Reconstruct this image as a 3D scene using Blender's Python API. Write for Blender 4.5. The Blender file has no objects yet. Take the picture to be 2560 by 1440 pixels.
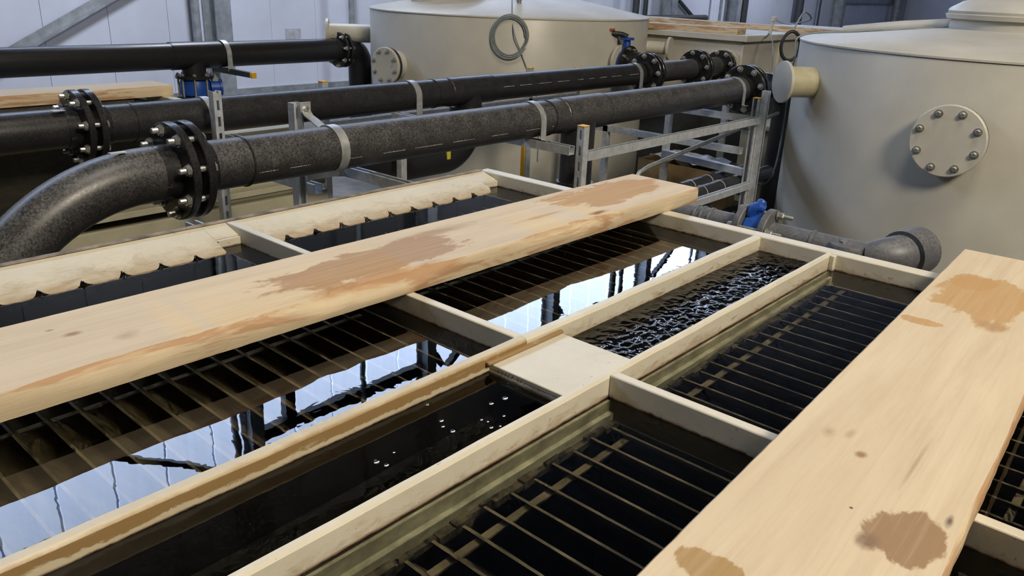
import bpy, bmesh, math, random
from mathutils import Vector, Matrix, Quaternion, noise as mnoise

random.seed(7)
SC = bpy.context.scene
COL = SC.collection
PI = math.pi

# ------------------------------------------------------------------ camera
CAM_Z = 2.13
YAW, PITCH, ROLL, FPX = -0.71233307, 0.35991263, 0.03989431, 2025.165
fw = Vector((math.sin(YAW) * math.cos(PITCH), math.cos(YAW) * math.cos(PITCH), -math.sin(PITCH)))
r0 = Vector((math.cos(YAW), -math.sin(YAW), 0.0))
u0 = r0.cross(fw)
rt = r0 * math.cos(ROLL) + u0 * math.sin(ROLL)
up = -r0 * math.sin(ROLL) + u0 * math.cos(ROLL)
cd = bpy.data.cameras.new('camera')
cd.sensor_width = 36.0
cd.lens = FPX / 2560.0 * 36.0
cd.clip_start = 0.02
cd.clip_end = 200
cam = bpy.data.objects.new('camera', cd)
COL.objects.link(cam)
cam.matrix_world = Matrix(((rt.x, up.x, -fw.x, 0), (rt.y, up.y, -fw.y, 0), (rt.z, up.z, -fw.z, CAM_Z), (0, 0, 0, 1)))
SC.camera = cam

# ------------------------------------------------------------------ world, lights, exposure
wd = bpy.data.worlds.new('world')
SC.world = wd
wd.use_nodes = True
wd.node_tree.nodes['Background'].inputs[0].default_value = (0.6, 0.7, 0.9, 1)
wd.node_tree.nodes['Background'].inputs[1].default_value = 0.0
SC.view_settings.view_transform = 'Standard'
SC.view_settings.look = 'None'
SC.view_settings.exposure = 0.0
SC.view_settings.gamma = 1.0
SC.view_settings.use_curve_mapping = False
SC.cycles.use_denoising = True
SC.cycles.sample_clamp_indirect = 30.0
SC.cycles.max_bounces = 7
SC.cycles.diffuse_bounces = 3
SC.cycles.glossy_bounces = 4
SC.cycles.transmission_bounces = 6
SC.cycles.use_adaptive_sampling = True
SC.cycles.adaptive_threshold = 0.05
SC.cycles.adaptive_min_samples = 12
SC.cycles.blur_glossy = 0.2

GLAZING = 12.0


def area_light(name, loc, target, size, power, col):
    ld = bpy.data.lights.new(name, 'AREA')
    ld.shape = 'DISK'
    ld.size = size
    ld.energy = power
    ld.color = col
    o = bpy.data.objects.new(name, ld)
    COL.objects.link(o)
    o.location = loc
    o.rotation_euler = (Vector(target) - Vector(loc)).to_track_quat('-Z', 'Y').to_euler()
    return o


area_light('hall_floodlight', (3.8, 0.95, 6.0), (-1.5, 2.9, 1.4), 1.6, 440, (1.0, 0.885, 0.715))
area_light('hall_fill', (0.5, 1.5, 11.5), (-1.5, 3.0, 1.0), 3.0, 330, (1.0, 0.93, 0.82))  # unseen overhead fill, added to lift the general light level
for yy in (6.0, 16.0, 27.0):
    area_light('wall_fill', (-9.0, yy, 6.5), (-14.0, yy + 1.0, 0.6), 1.2, 400, (0.84, 0.88, 1.0))  # unseen fill lights added to brighten the lower left wall


# ------------------------------------------------------------------ materials
def nodes_of(name):
    m = bpy.data.materials.new(name)
    m.use_nodes = True
    nt = m.node_tree
    b = nt.nodes['Principled BSDF']
    return m, nt, b


def N(nt, typ, **kw):
    n = nt.nodes.new(typ)
    for k, v in kw.items():
        if k.startswith('i_'):
            n.inputs[k[2:]].default_value = v
        else:
            setattr(n, k, v)
    return n


def L(nt, a, ao, b, bi):
    nt.links.new(a.outputs[ao], b.inputs[bi])


def rgba(c):
    return (c[0], c[1], c[2], 1.0)


def mix(nt, fac, a, b):
    n = nt.nodes.new('ShaderNodeMix')
    n.data_type = 'RGBA'
    for idx, v in ((0, fac), (6, a), (7, b)):
        if isinstance(v, tuple) and len(v) == 2 and not isinstance(v[0], (int, float)):
            nt.links.new(v[0].outputs[v[1]], n.inputs[idx])
        elif isinstance(v, (int, float)):
            n.inputs[idx].default_value = v
        else:
            n.inputs[idx].default_value = rgba(v)
    return (n, 2)


def ramp(nt, src, p0, p1, c0=(0, 0, 0), c1=(1, 1, 1)):
    n = nt.nodes.new('ShaderNodeValToRGB')
    n.color_ramp.elements[0].position = p0
    n.color_ramp.elements[1].position = p1
    n.color_ramp.elements[0].color = rgba(c0)
    n.color_ramp.elements[1].color = rgba(c1)
    nt.links.new(src[0].outputs[src[1]], n.inputs[0])
    return (n, 0)


def noise(nt, vec, scale, detail=4, rough=0.55, dist=0.0):
    n = nt.nodes.new('ShaderNodeTexNoise')
    n.inputs['Scale'].default_value = scale
    n.inputs['Detail'].default_value = detail
    n.inputs['Roughness'].default_value = rough
    n.inputs['Distortion'].default_value = dist
    if vec:
        nt.links.new(vec[0].outputs[vec[1]], n.inputs['Vector'])
    return (n, 0)


def math_(nt, op, a, b=None, clamp=False):
    n = nt.nodes.new('ShaderNodeMath')
    n.operation = op
    n.use_clamp = clamp
    for i, v in enumerate((a, b)):
        if v is None:
            continue
        if isinstance(v, tuple):
            nt.links.new(v[0].outputs[v[1]], n.inputs[i])
        else:
            n.inputs[i].default_value = v
    return (n, 0)


def coords(nt, scale=(1, 1, 1), kind='Object', loc=(0, 0, 0)):
    t = nt.nodes.new('ShaderNodeTexCoord')
    mp = nt.nodes.new('ShaderNodeMapping')
    mp.inputs['Scale'].default_value = scale
    mp.inputs['Location'].default_value = loc
    nt.links.new(t.outputs[kind], mp.inputs['Vector'])
    return (mp, 0)


def position(nt, scale=(1, 1, 1)):
    g = nt.nodes.new('ShaderNodeNewGeometry')
    mp = nt.nodes.new('ShaderNodeMapping')
    mp.inputs['Scale'].default_value = scale
    nt.links.new(g.outputs['Position'], mp.inputs['Vector'])
    return (mp, 0)


def bump(nt, b, h, strength=0.3, dist=0.01):
    n = nt.nodes.new('ShaderNodeBump')
    n.inputs['Strength'].default_value = strength
    n.inputs['Distance'].default_value = dist
    nt.links.new(h[0].outputs[h[1]], n.inputs['Height'])
    nt.links.new(n.outputs[0], b.inputs['Normal'])


def setc(nt, b, c):
    nt.links.new(c[0].outputs[c[1]], b.inputs['Base Color'])


def plain(name, col, rough=0.6, metal=0.0, var=0.12, scale=12, bumpy=0.0, spec=None, col2=None):
    m, nt, b = nodes_of(name)
    v = position(nt)
    n = noise(nt, v, scale, 5, 0.6)
    c2 = col2 or tuple(max(0, x * (1 - 2.2 * var)) for x in col)
    c1 = tuple(min(1, x * (1 + var)) for x in col)
    setc(nt, b, mix(nt, ramp(nt, n, 0.35, 0.7), c2, c1))
    b.inputs['Roughness'].default_value = rough
    b.inputs['Metallic'].default_value = metal
    if spec is not None:
        b.inputs['Specular IOR Level'].default_value = spec
    if bumpy:
        bump(nt, b, noise(nt, v, scale * 6, 3), bumpy, 0.004)
    return m


def black_pe(name, dust=0.5, col=(0.013, 0.013, 0.014), rough=0.38):
    """black polyethylene with a film of dust that lies on the upward side"""
    m, nt, b = nodes_of(name)
    v = position(nt)
    g = nt.nodes.new('ShaderNodeNewGeometry')
    sp = nt.nodes.new('ShaderNodeSeparateXYZ')
    nt.links.new(g.outputs['Normal'], sp.inputs[0])
    upw = math_(nt, 'MULTIPLY_ADD', (sp, 2), 0.5)
    upw[0].inputs[2].default_value = 0.5
    blot = ramp(nt, noise(nt, v, 16, 6, 0.65), 0.15, 0.75)
    fine = ramp(nt, noise(nt, v, 130, 4, 0.75), 0.36, 0.66)
    f = math_(nt, 'MULTIPLY', blot, fine)
    f = math_(nt, 'MULTIPLY', f, upw)
    f = math_(nt, 'MULTIPLY', f, dust, True)
    speck = ramp(nt, noise(nt, v, 230, 2, 0.6), 0.68, 0.73)
    speck = math_(nt, 'MULTIPLY', speck, min(1.0, dust))
    c = mix(nt, f, col, (0.165, 0.163, 0.162))
    c = mix(nt, speck, c, (0.24, 0.21, 0.17))
    setc(nt, b, c)
    rr = math_(nt, 'MULTIPLY_ADD', f, 0.22)
    rr[0].inputs[2].default_value = rough - 0.06
    nt.links.new(rr[0].outputs[0], b.inputs['Roughness'])
    bump(nt, b, noise(nt, v, 90, 3), 0.02 if dust < 0.3 else 0.12, 0.002)
    return m


def tank_paint(name, ochre=0.35, water=1.435, tint=(0.66, 0.615, 0.495), top=1.48, crust=False):
    """cream gel coat, ochre staining above the waterline, algae below it"""
    m, nt, b = nodes_of(name)
    v = position(nt)
    g = nt.nodes.new('ShaderNodeNewGeometry')
    sp = nt.nodes.new('ShaderNodeSeparateXYZ')
    nt.links.new(g.outputs['Position'], sp.inputs[0])
    big = noise(nt, v, 7, 6, 0.62)
    mid = noise(nt, position(nt, (40, 16, 40)), 1.0, 6, 0.7, 0.6)
    long_ = noise(nt, position(nt, (12, 9, 30)), 1.0, 5, 0.65, 0.3)
    base = mix(nt, ramp(nt, big, 0.3, 0.75), tuple(x * 0.86 for x in tint), tint)
    base = mix(nt, math_(nt, 'MULTIPLY', ramp(nt, mid, 0.5, 0.8), 0.35), base, tuple(x * y for x, y in zip(tint, (0.85, 0.74, 0.52))))
    h = math_(nt, 'DIVIDE', math_(nt, 'SUBTRACT', (sp, 2), water), top - water)
    if crust:
        lo = math_(nt, 'ADD', h, math_(nt, 'MULTIPLY', math_(nt, 'SUBTRACT', mid, 0.5), 0.9))
        st = math_(nt, 'MULTIPLY', ramp(nt, lo, 0.26, 0.34), ramp(nt, math_(nt, 'ADD', h, math_(nt, 'MULTIPLY', math_(nt, 'SUBTRACT', long_, 0.5), 0.5)), 0.80, 0.97, (1, 1, 1), (0, 0, 0)))
        st = math_(nt, 'MULTIPLY', st, ramp(nt, long_, 0.28, 0.42))
        st = math_(nt, 'MULTIPLY', st, ochre, True)
    else:
        t = math_(nt, 'SUBTRACT', 1.0 - 0.42 * (1 - ochre), h)
        t = math_(nt, 'ADD', t, math_(nt, 'MULTIPLY', math_(nt, 'SUBTRACT', mid, 0.5), 0.9 if ochre == 0.60 else 2.2))
        st = math_(nt, 'MULTIPLY', ramp(nt, t, 0.35, 0.75), ochre, True)
    c = mix(nt, st, base, (0.27, 0.160, 0.055))
    # scraped bare patches hugging the waterline
    scr = math_(nt, 'SUBTRACT', noise(nt, position(nt, (30, 14, 70)), 1.0, 7, 0.75), math_(nt, 'MULTIPLY', h, 0.16))
    c = mix(nt, math_(nt, 'MULTIPLY', ramp(nt, scr, 0.54, 0.585), 0.7 if ochre in (0.45, 0.30) else 0.25), c, (0.20, 0.115, 0.05))
    c = mix(nt, ramp(nt, math_(nt, 'ADD', h, math_(nt, 'MULTIPLY', math_(nt, 'SUBTRACT', mid, 0.5), 0.25)), 0.03, 0.11, (0.85, 0.85, 0.85), (0, 0, 0)), c, (0.16, 0.075, 0.035))
    specks = ramp(nt, noise(nt, position(nt, (90, 60, 90)), 1.0, 3, 0.6), 0.70, 0.74)
    c = mix(nt, math_(nt, 'MULTIPLY', specks, 0.6), c, (0.18, 0.11, 0.06))
    wet = math_(nt, 'LESS_THAN', math_(nt, 'ADD', (sp, 2), math_(nt, 'MULTIPLY', math_(nt, 'SUBTRACT', mid, 0.5), 0.008)), water + 0.0005)
    alg = mix(nt, ramp(nt, mid, 0.3, 0.7), (0.012, 0.011, 0.007), (0.034, 0.030, 0.020))
    c = mix(nt, wet, c, alg)
    setc(nt, b, c)
    b.inputs['Roughness'].default_value = 0.42
    bump(nt, b, mid, 0.15, 0.003)
    return m


def pine(name, patches=(), dark=0.0, seed=0.0, chip=(0.40, 0.22, 0.105)):
    """sawn softwood: long grain, knots, wet patches (x, y, half length x, half length y) in plank coordinates"""
    m, nt, b = nodes_of(name)
    v = coords(nt, (1, 1, 1), 'Object', (seed, seed * 1.7, 0))
    vo = coords(nt)
    grain = noise(nt, coords(nt, (90, 3.0, 90), 'Object', (seed, seed, seed)), 1.0, 6, 0.62, 0.8)
    broad = noise(nt, coords(nt, (14, 1.6, 14), 'Object', (seed, seed, 0)), 1.0, 4, 0.6, 0.5)
    fibre = noise(nt, coords(nt, (240, 30, 240), 'Object', (seed, 0, 0)), 1.0, 4, 0.7)
    c = mix(nt, ramp(nt, broad, 0.3, 0.7), (0.56, 0.445, 0.285), (0.65, 0.535, 0.36))
    c = mix(nt, math_(nt, 'MULTIPLY', ramp(nt, grain, 0.45, 0.75), 0.30), c, (0.42, 0.29, 0.165))
    c = mix(nt, math_(nt, 'MULTIPLY', ramp(nt, fibre, 0.4, 0.7), 0.22), c, (0.64, 0.55, 0.42))
    # sawn sides and wane are redder
    g = nt.nodes.new('ShaderNodeNewGeometry')
    sp = nt.nodes.new('ShaderNodeSeparateXYZ')
    nt.links.new(g.outputs['Normal'], sp.inputs[0])
    side = math_(nt, 'LESS_THAN', (sp, 2), 0.9)
    sf = math_(nt, 'MULTIPLY', side, math_(nt, 'MULTIPLY', ramp(nt, noise(nt, coords(nt, (10, 3.2, 26), 'Object', (seed, seed, seed)), 1.0, 5, 0.62, 0.7), 0.44, 0.54), 0.85))
    c = mix(nt, sf, c, chip)
    sx = nt.nodes.new('ShaderNodeSeparateXYZ')
    nt.links.new(vo[0].outputs[0], sx.inputs[0])
    edge = noise(nt, coords(nt, (16, 7, 0.01), 'Object', (seed, 0, 0)), 1.0, 5, 0.65, 0.4)
    for (px, py, hx, hy, amt, colr) in patches:
        a = math_(nt, 'DIVIDE', math_(nt, 'SUBTRACT', (sx, 0), px), hx)
        d = math_(nt, 'DIVIDE', math_(nt, 'SUBTRACT', (sx, 1), py), hy)
        rr = math_(nt, 'SQRT', math_(nt, 'ADD', math_(nt, 'MULTIPLY', a, a), math_(nt, 'MULTIPLY', d, d)))
        rr = math_(nt, 'ADD', rr, math_(nt, 'MULTIPLY', math_(nt, 'SUBTRACT', edge, 0.5), 1.9))
        f = ramp(nt, rr, 0.86 if hx > 0.03 else 0.30, 1.06, (1, 1, 1), (0, 0, 0))
        f = math_(nt, 'MULTIPLY', f, math_(nt, 'MULTIPLY_ADD', grain, amt, True))
        f[0].inputs[1].node.inputs[2].default_value = amt * 0.45
        c = mix(nt, f, c, colr)
    setc(nt, b, c)
    b.inputs['Roughness'].default_value = 0.62
    bump(nt, b, grain, 0.25, 0.003)
    return m


def galvanised(name, col=(0.60, 0.63, 0.66), rough=0.45, metal=0.45):
    m, nt, b = nodes_of(name)
    v = position(nt)
    vor = nt.nodes.new('ShaderNodeTexVoronoi')
    vor.inputs['Scale'].default_value = 70
    nt.links.new(v[0].outputs[0], vor.inputs['Vector'])
    n = noise(nt, v, 30, 5, 0.65)
    c = mix(nt, 0.25, (0, 0, 0), (0, 0, 0))
    c = mix(nt, ramp(nt, n, 0.3, 0.7), tuple(x * 0.75 for x in col), tuple(x * 1.12 for x in col))
    setc(nt, b, c)
    b.inputs['Metallic'].default_value = metal
    rr = math_(nt, 'MULTIPLY_ADD', n, 0.3)
    rr[0].inputs[2].default_value = rough - 0.1
    nt.links.new(rr[0].outputs[0], b.inputs['Roughness'])
    return m


def water_mat(name, scale=None, strength=0.0, dist=0.004, tint=(0.88, 0.86, 0.74), stretch=(1, 1, 1), wave2=None):
    m, nt, b = nodes_of(name)
    b.inputs['Base Color'].default_value = rgba(tint)
    b.inputs['Roughness'].default_value = 0.0
    b.inputs['Transmission Weight'].default_value = 1.0
    b.inputs['IOR'].default_value = 1.333
    if strength:
        h = noise(nt, position(nt, stretch), scale, 3, 0.5, 0.4)
        if wave2:
            h2 = noise(nt, position(nt, stretch), wave2, 2, 0.5, 0.3)
            h = math_(nt, 'ADD', h, math_(nt, 'MULTIPLY', h2, 0.5))
        bump(nt, b, h, strength, dist)
    return m


def emit(name, col, s):
    m, nt, b = nodes_of(name)
    v = position(nt, (0.01, 6, 0.15))
    n = noise(nt, v, 3.0, 3, 0.6)
    c = mix(nt, ramp(nt, n, 0.3, 0.7), tuple(x * 0.9 for x in col), col)
    nt.links.new(c[0].outputs[2], b.inputs['Emission Color'])
    b.inputs['Emission Strength'].default_value = s
    b.inputs['Base Color'].default_value = rgba((0.5, 0.55, 0.6))
    b.inputs['Roughness'].default_value = 0.4
    return m


M = {}
M['wall'] = plain('white_cladding', (0.58, 0.63, 0.75), 0.55, var=0.05, scale=0.7)
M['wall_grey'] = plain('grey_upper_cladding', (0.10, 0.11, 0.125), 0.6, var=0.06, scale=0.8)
M['glazing'] = emit('translucent_cladding', (0.56, 0.70, 1.0), GLAZING)
M['dark_gap'] = plain('panel_backing', (0.30, 0.32, 0.36), 0.8)
M['steel_dark'] = plain('painted_column_steel', (0.30, 0.33, 0.36), 0.5, 0.2, 0.15, 5)
M['brace'] = plain('galvanised_brace', (0.34, 0.37, 0.40), 0.5, 0.3, 0.12, 6)
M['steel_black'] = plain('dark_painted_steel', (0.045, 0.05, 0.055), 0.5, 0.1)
M['roof'] = plain('dark_roof_sheet', (0.05, 0.05, 0.055), 0.8)
M['floor'] = plain('concrete_floor', (0.16, 0.155, 0.145), 0.85, var=0.2, scale=3)
M['paint'] = tank_paint('cream_tank_paint', 0.30)
M['paint_trough'] = tank_paint('cream_trough_paint', 0.45)
M['paint_ochre'] = tank_paint('ochre_trough_paint', 0.92, water=1.446, tint=(0.60, 0.52, 0.36), crust=True)
M['paint_clean'] = tank_paint('clean_cream_paint', 0.12)
M['paint_launder'] = tank_paint('launder_paint', 0.60, water=1.430, tint=(0.66, 0.61, 0.48), top=1.492)
M['grp'] = plain('beige_tank_laminate', (0.52, 0.50, 0.43), 0.36, var=0.05, scale=2.5, bumpy=0.05)
M['grp_pale'] = plain('pale_tank_laminate', (0.56, 0.535, 0.46), 0.45, var=0.06, scale=3)
M['grp_olive'] = plain('olive_cream_laminate', (0.50, 0.475, 0.345), 0.5, var=0.08, scale=4)
M['pipe_dusty'] = black_pe('dusty_black_pipe', 1.35, (0.020, 0.019, 0.019))
M['pipe'] = black_pe('black_pipe', 0.42)
M['pipe_far'] = black_pe('dark_black_pipe', 0.12)
M['flange'] = black_pe('black_flange', 0.25, (0.011, 0.011, 0.012), 0.32)
M['pipe_grey'] = black_pe('grey_dusty_pipe', 1.6, (0.075, 0.080, 0.092), 0.45)
M['gasket'] = plain('rubber_gasket', (0.05, 0.045, 0.04), 0.8)
M['zinc'] = galvanised('zinc_bolt', (0.66, 0.66, 0.62), 0.3, 0.9)
M['bolt_dull'] = galvanised('dull_bolt', (0.42, 0.42, 0.38), 0.42, 0.8)
M['galv'] = galvanised('galvanised_steel')
M['strap'] = galvanised('galvanised_strap', (0.62, 0.63, 0.63), 0.4, 0.7)
M['yellow'] = plain('yellow_plastic', (0.75, 0.42, 0.03), 0.5, var=0.05)
M['blue'] = plain('blue_enamel', (0.015, 0.085, 0.42), 0.4, var=0.15, scale=20)
M['red'] = plain('red_plastic', (0.45, 0.10, 0.07), 0.5)
M['slat'] = plain('slimy_plate', (0.165, 0.135, 0.078), 0.6, var=0.25, scale=14)
M['sludge'] = plain('dark_sludge', (0.012, 0.011, 0.007), 0.9)
M['algae'] = plain('algae_green', (0.40, 0.40, 0.285), 0.6, var=0.2, scale=18, col2=(0.20, 0.195, 0.13))
M['silt'] = plain('brown_silt', (0.10, 0.085, 0.05), 0.9, var=0.4, scale=60)
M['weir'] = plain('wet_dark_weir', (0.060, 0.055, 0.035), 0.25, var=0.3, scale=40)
M['water'] = water_mat('still_water', 11, 0.035, 0.004)
M['water_flow'] = water_mat('rippled_water', tint=(0.70, 0.66, 0.50))
M['water_trough'] = water_mat('trough_water', 12, 0.10, 0.004)
M['bubble'] = water_mat('bubble_film', tint=(1, 1, 1))
M['cable_grey'] = plain('grey_cable', (0.26, 0.30, 0.31), 0.5)
M['cable_black'] = plain('black_cable', (0.015, 0.015, 0.015), 0.5)
M['cardboard'] = plain('brown_cardboard', (0.30, 0.20, 0.09), 0.8, var=0.1)
M['plastic_sheet'] = plain('white_plastic_sheet', (0.60, 0.60, 0.60), 0.35)
M['print'] = plain('white_print', (0.75, 0.75, 0.72), 0.6)
M['label_yellow'] = plain('yellow_sticker', (0.65, 0.55, 0.05), 0.5)
M['label_silver'] = plain('silver_sticker', (0.55, 0.56, 0.58), 0.4)
M['sign'] = plain('pale_panel', (0.45, 0.47, 0.52), 0.5)

# ------------------------------------------------------------------ mesh helpers
WORLD = {}


def thing(name, loc, label, cat, group=None, kind=None):
    o = bpy.data.objects.new(name, None)
    COL.objects.link(o)
    o.empty_display_size = 0.1
    o.location = loc
    WORLD[o.name] = Vector(loc)
    return tag(o, label, cat, group, kind)


def tag(o, label=None, cat=None, group=None, kind=None):
    if label:
        o['label'] = label
    if cat:
        o['category'] = cat
    if group:
        o['group'] = group
    if kind:
        o['kind'] = kind
    return o


def link(name, me, parent, origin, rot=None):
    o = bpy.data.objects.new(name, me)
    COL.objects.link(o)
    origin = Vector(origin)
    WORLD[o.name] = origin.copy()
    if parent is not None:
        o.parent = parent
        o.location = origin - WORLD[parent.name]
    else:
        o.location = origin
    if rot is not None:
        o.rotation_mode = 'QUATERNION'
        o.rotation_quaternion = rot
    return o


def frame_for(d):
    d = Vector(d).normalized()
    a = Vector((0, 0, 1)) if abs(d.z) < 0.9 else Vector((1, 0, 0))
    s = d.cross(a).normalized()
    t = s.cross(d).normalized()
    return d, s, t


class MB:
    def __init__(self):
        self.v = []
        self.f = []

    def add(self, vs, fs):
        k = len(self.v)
        self.v += [Vector(p) for p in vs]
        self.f += [tuple(i + k for i in f) for f in fs]
        return self

    def box(self, lo, hi, rz=0.0, ctr=None):
        x0, y0, z0 = lo
        x1, y1, z1 = hi
        vs = [Vector(p) for p in ((x0, y0, z0), (x1, y0, z0), (x1, y1, z0), (x0, y1, z0), (x0, y0, z1), (x1, y0, z1), (x1, y1, z1), (x0, y1, z1))]
        if rz:
            c = Vector(ctr) if ctr else Vector(((x0 + x1) / 2, (y0 + y1) / 2, 0))
            R = Matrix.Rotation(rz, 3, 'Z')
            vs = [R @ (p - c) + c for p in vs]
        return self.add(vs, [(0, 3, 2, 1), (4, 5, 6, 7), (0, 1, 5, 4), (1, 2, 6, 5), (2, 3, 7, 6), (3, 0, 4, 7)])

    def lathe(self, org, d, prof, seg=32, caps=True):
        """prof: list of (distance along axis, radius)"""
        d, s, t = frame_for(d)
        org = Vector(org)
        vs = []
        for (h, r) in prof:
            for i in range(seg):
                a = 2 * PI * i / seg
                vs.append(org + d * h + (s * math.cos(a) + t * math.sin(a)) * r)
        fs = []
        for j in range(len(prof) - 1):
            for i in range(seg):
                a = j * seg + i
                b = j * seg + (i + 1) % seg
                fs.append((a, b, b + seg, a + seg))
        if caps:
            fs.append(tuple(reversed(range(seg))))
            k = (len(prof) - 1) * seg
            fs.append(tuple(range(k, k + seg)))
        return self.add(vs, fs)

    def sweep(self, pts, r, seg=12, caps=True, closed=False):
        pts = [Vector(p) for p in pts]
        n = len(pts)
        rs = r if isinstance(r, (list, tuple)) else [r] * n
        vs = []
        prev = None
        for i, p in enumerate(pts):
            if closed:
                d = (pts[(i + 1) % n] - pts[i - 1]).normalized()
            else:
                d = (pts[min(i + 1, n - 1)] - pts[max(i - 1, 0)]).normalized()
            if prev is None:
                _, s, t = frame_for(d)
            else:
                s = (prev - d * prev.dot(d)).normalized()
                t = d.cross(s)
            prev = s
            t = d.cross(s)
            for k in range(seg):
                a = 2 * PI * k / seg
                vs.append(p + (s * math.cos(a) + t * math.sin(a)) * rs[i])
        fs = []
        m = n if closed else n - 1
        for j in range(m):
            for k in range(seg):
                a = j * seg + k
                b = j * seg + (k + 1) % seg
                c = ((j + 1) % n) * seg + (k + 1) % seg
                e = ((j + 1) % n) * seg + k
                fs.append((a, b, c, e))
        if caps and not closed:
            fs.append(tuple(reversed(range(seg))))
            k = (n - 1) * seg
            fs.append(tuple(range(k, k + seg)))
        return self.add(vs, fs)

    def prism(self, poly, org, ax_u, ax_v, ax_d, depth):
        """extrude 2D outline poly (u, v) from org along ax_d"""
        org, ax_u, ax_v, ax_d = Vector(org), Vector(ax_u), Vector(ax_v), Vector(ax_d)
        n = len(poly)
        a = [org + ax_u * p[0] + ax_v * p[1] for p in poly]
        bq = [p + ax_d * depth for p in a]
        fs = [(i, (i + 1) % n, (i + 1) % n + n, i + n) for i in range(n)]
        fs.append(tuple(reversed(range(n))))
        fs.append(tuple(range(n, 2 * n)))
        return self.add(a + bq, fs)

    def ribbon(self, pts, width_dir, width, thick):
        """flat strip following pts; thickness grows along the strip's normal"""
        pts = [Vector(p) for p in pts]
        w = Vector(width_dir).normalized()
        n = len(pts)
        vs = []
        for i, p in enumerate(pts):
            d = (pts[min(i + 1, n - 1)] - pts[max(i - 1, 0)]).normalized()
            nn = d.cross(w).normalized() * thick
            vs += [p - w * width / 2, p + w * width / 2, p + w * width / 2 + nn, p - w * width / 2 + nn]
        fs = []
        for j in range(n - 1):
            for k in range(4):
                a = j * 4 + k
                b = j * 4 + (k + 1) % 4
                fs.append((a, b, b + 4, a + 4))
        fs.append((3, 2, 1, 0))
        k = (n - 1) * 4
        fs.append((k, k + 1, k + 2, k + 3))
        return self.add(vs, fs)

    def mesh(self, name, mat, org, smooth=35):
        me = bpy.data.meshes.new(name)
        me.from_pydata([tuple(p - org) for p in self.v], [], self.f)
        bm = bmesh.new()
        bm.from_mesh(me)
        bmesh.ops.recalc_face_normals(bm, faces=bm.faces)
        if name == 'water_surface':
            bm.normal_update()
            bad = [f for f in bm.faces if f.normal.z < 0]
            if bad:
                bmesh.ops.reverse_faces(bm, faces=bad)
        bm.to_mesh(me)
        bm.free()
        if mat:
            me.materials.append(mat)
        if smooth:
            me.polygons.foreach_set('use_smooth', [True] * len(me.polygons))
            me.set_sharp_from_angle(angle=math.radians(smooth))
        me.update()
        return me

    def build(self, name, mat, parent=None, origin=None, smooth=35, bevel=0.0):
        if origin is None:
            lo = Vector((min(p.x for p in self.v), min(p.y for p in self.v), min(p.z for p in self.v)))
            hi = Vector((max(p.x for p in self.v), max(p.y for p in self.v), max(p.z for p in self.v)))
            origin = (lo + hi) / 2
            if parent is None:
                origin.z = lo.z
        origin = Vector(origin)
        me = self.mesh(name, mat, origin, smooth)
        o = link(name, me, parent, origin)
        if bevel:
            md = o.modifiers.new('edge', 'BEVEL')
            md.width = bevel
            md.segments = 2
            md.limit_method = 'ANGLE'
        return o


def box(name, lo, hi, mat, parent=None, bevel=0.0, rz=0.0):
    return MB().box(lo, hi, rz).build(name, mat, parent, bevel=bevel, smooth=35 if bevel else 0)


def arc(c, r, a0, a1, n, ax=(0, 1, 0), ay=(0, 0, 1)):
    c, ax, ay = Vector(c), Vector(ax), Vector(ay)
    return [c + ax * r * math.cos(a0 + (a1 - a0) * i / n) + ay * r * math.sin(a0 + (a1 - a0) * i / n) for i in range(n + 1)]


# ------------------------------------------------------------------ the hall
WX = -14.0
HALL_TOP = 13.0
Y0, Y1 = -8.0, 46.0


def struct(o, label=None):
    o['kind'] = 'structure'
    if label:
        o['label'] = label
    return o


struct(box('floor', (WX, Y0, -0.1), (12, Y1, 0.0), M['floor']), 'grey concrete floor of the hall under the tanks')
struct(box('ceiling', (WX, Y0, HALL_TOP), (12, Y1, HALL_TOP + 0.1), M['roof']), 'dark sheet roof high over the tanks')
struct(box('wall_right', (12, Y0, 0), (12.1, Y1, HALL_TOP), M['roof']), 'dark cladding wall behind the photographer')
struct(box('wall_front', (WX, Y1, 0), (12, Y1 + 0.1, HALL_TOP), M['wall']), 'white cladding wall at the far end')
struct(box('wall_back', (WX, Y0 - 0.1, 0), (12, Y0, HALL_TOP), M['roof']), 'dark cladding wall behind the near tank end')
wl = box('wall_left', (WX - 0.12, Y0, 0), (WX - 0.06, Y1, HALL_TOP), M['dark_gap'])
struct(wl, 'long white panelled wall with steel columns behind the tanks')
GL0, GL1 = 8.3, 10.45
LOWP = 3.2
pm = MB().box((-0.03, -0.4965, -LOWP / 2), (0.03, 0.4965, LOWP / 2)).mesh('panel', M['wall'], Vector((0, 0, 0)), 0)
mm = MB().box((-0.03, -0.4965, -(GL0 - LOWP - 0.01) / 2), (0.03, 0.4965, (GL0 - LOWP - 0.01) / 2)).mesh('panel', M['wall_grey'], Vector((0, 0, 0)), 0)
gm = MB().box((-0.03, -0.470, -(GL1 - GL0) / 2), (0.03, 0.470, (GL1 - GL0) / 2)).mesh('pane', M['glazing'], Vector((0, 0, 0)), 0)
um = MB().box((-0.03, -0.493, -(HALL_TOP - GL1) / 2), (0.03, 0.493, (HALL_TOP - GL1) / 2)).mesh('panel', M['wall'], Vector((0, 0, 0)), 0)
y = Y0 + 0.5
while y < Y1:
    yy = y - 0.02
    link('panel', pm, wl, (WX - 0.03, yy, LOWP / 2))
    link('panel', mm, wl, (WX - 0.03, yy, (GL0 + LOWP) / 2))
    link('pane', gm, wl, (WX - 0.03, yy, (GL0 + GL1) / 2))
    link('panel', um, wl, (WX - 0.03, yy, (HALL_TOP + GL1) / 2))
    y += 1.0
struct(box('trim_1', (WX, Y0, 0.0), (WX + 0.06, Y1, 0.10), M['steel_dark'], wl))
box('wall_patch', (WX, 9.28, 0.75), (WX + 0.012, 9.62, 1.15), M['sign'], wl)


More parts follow.
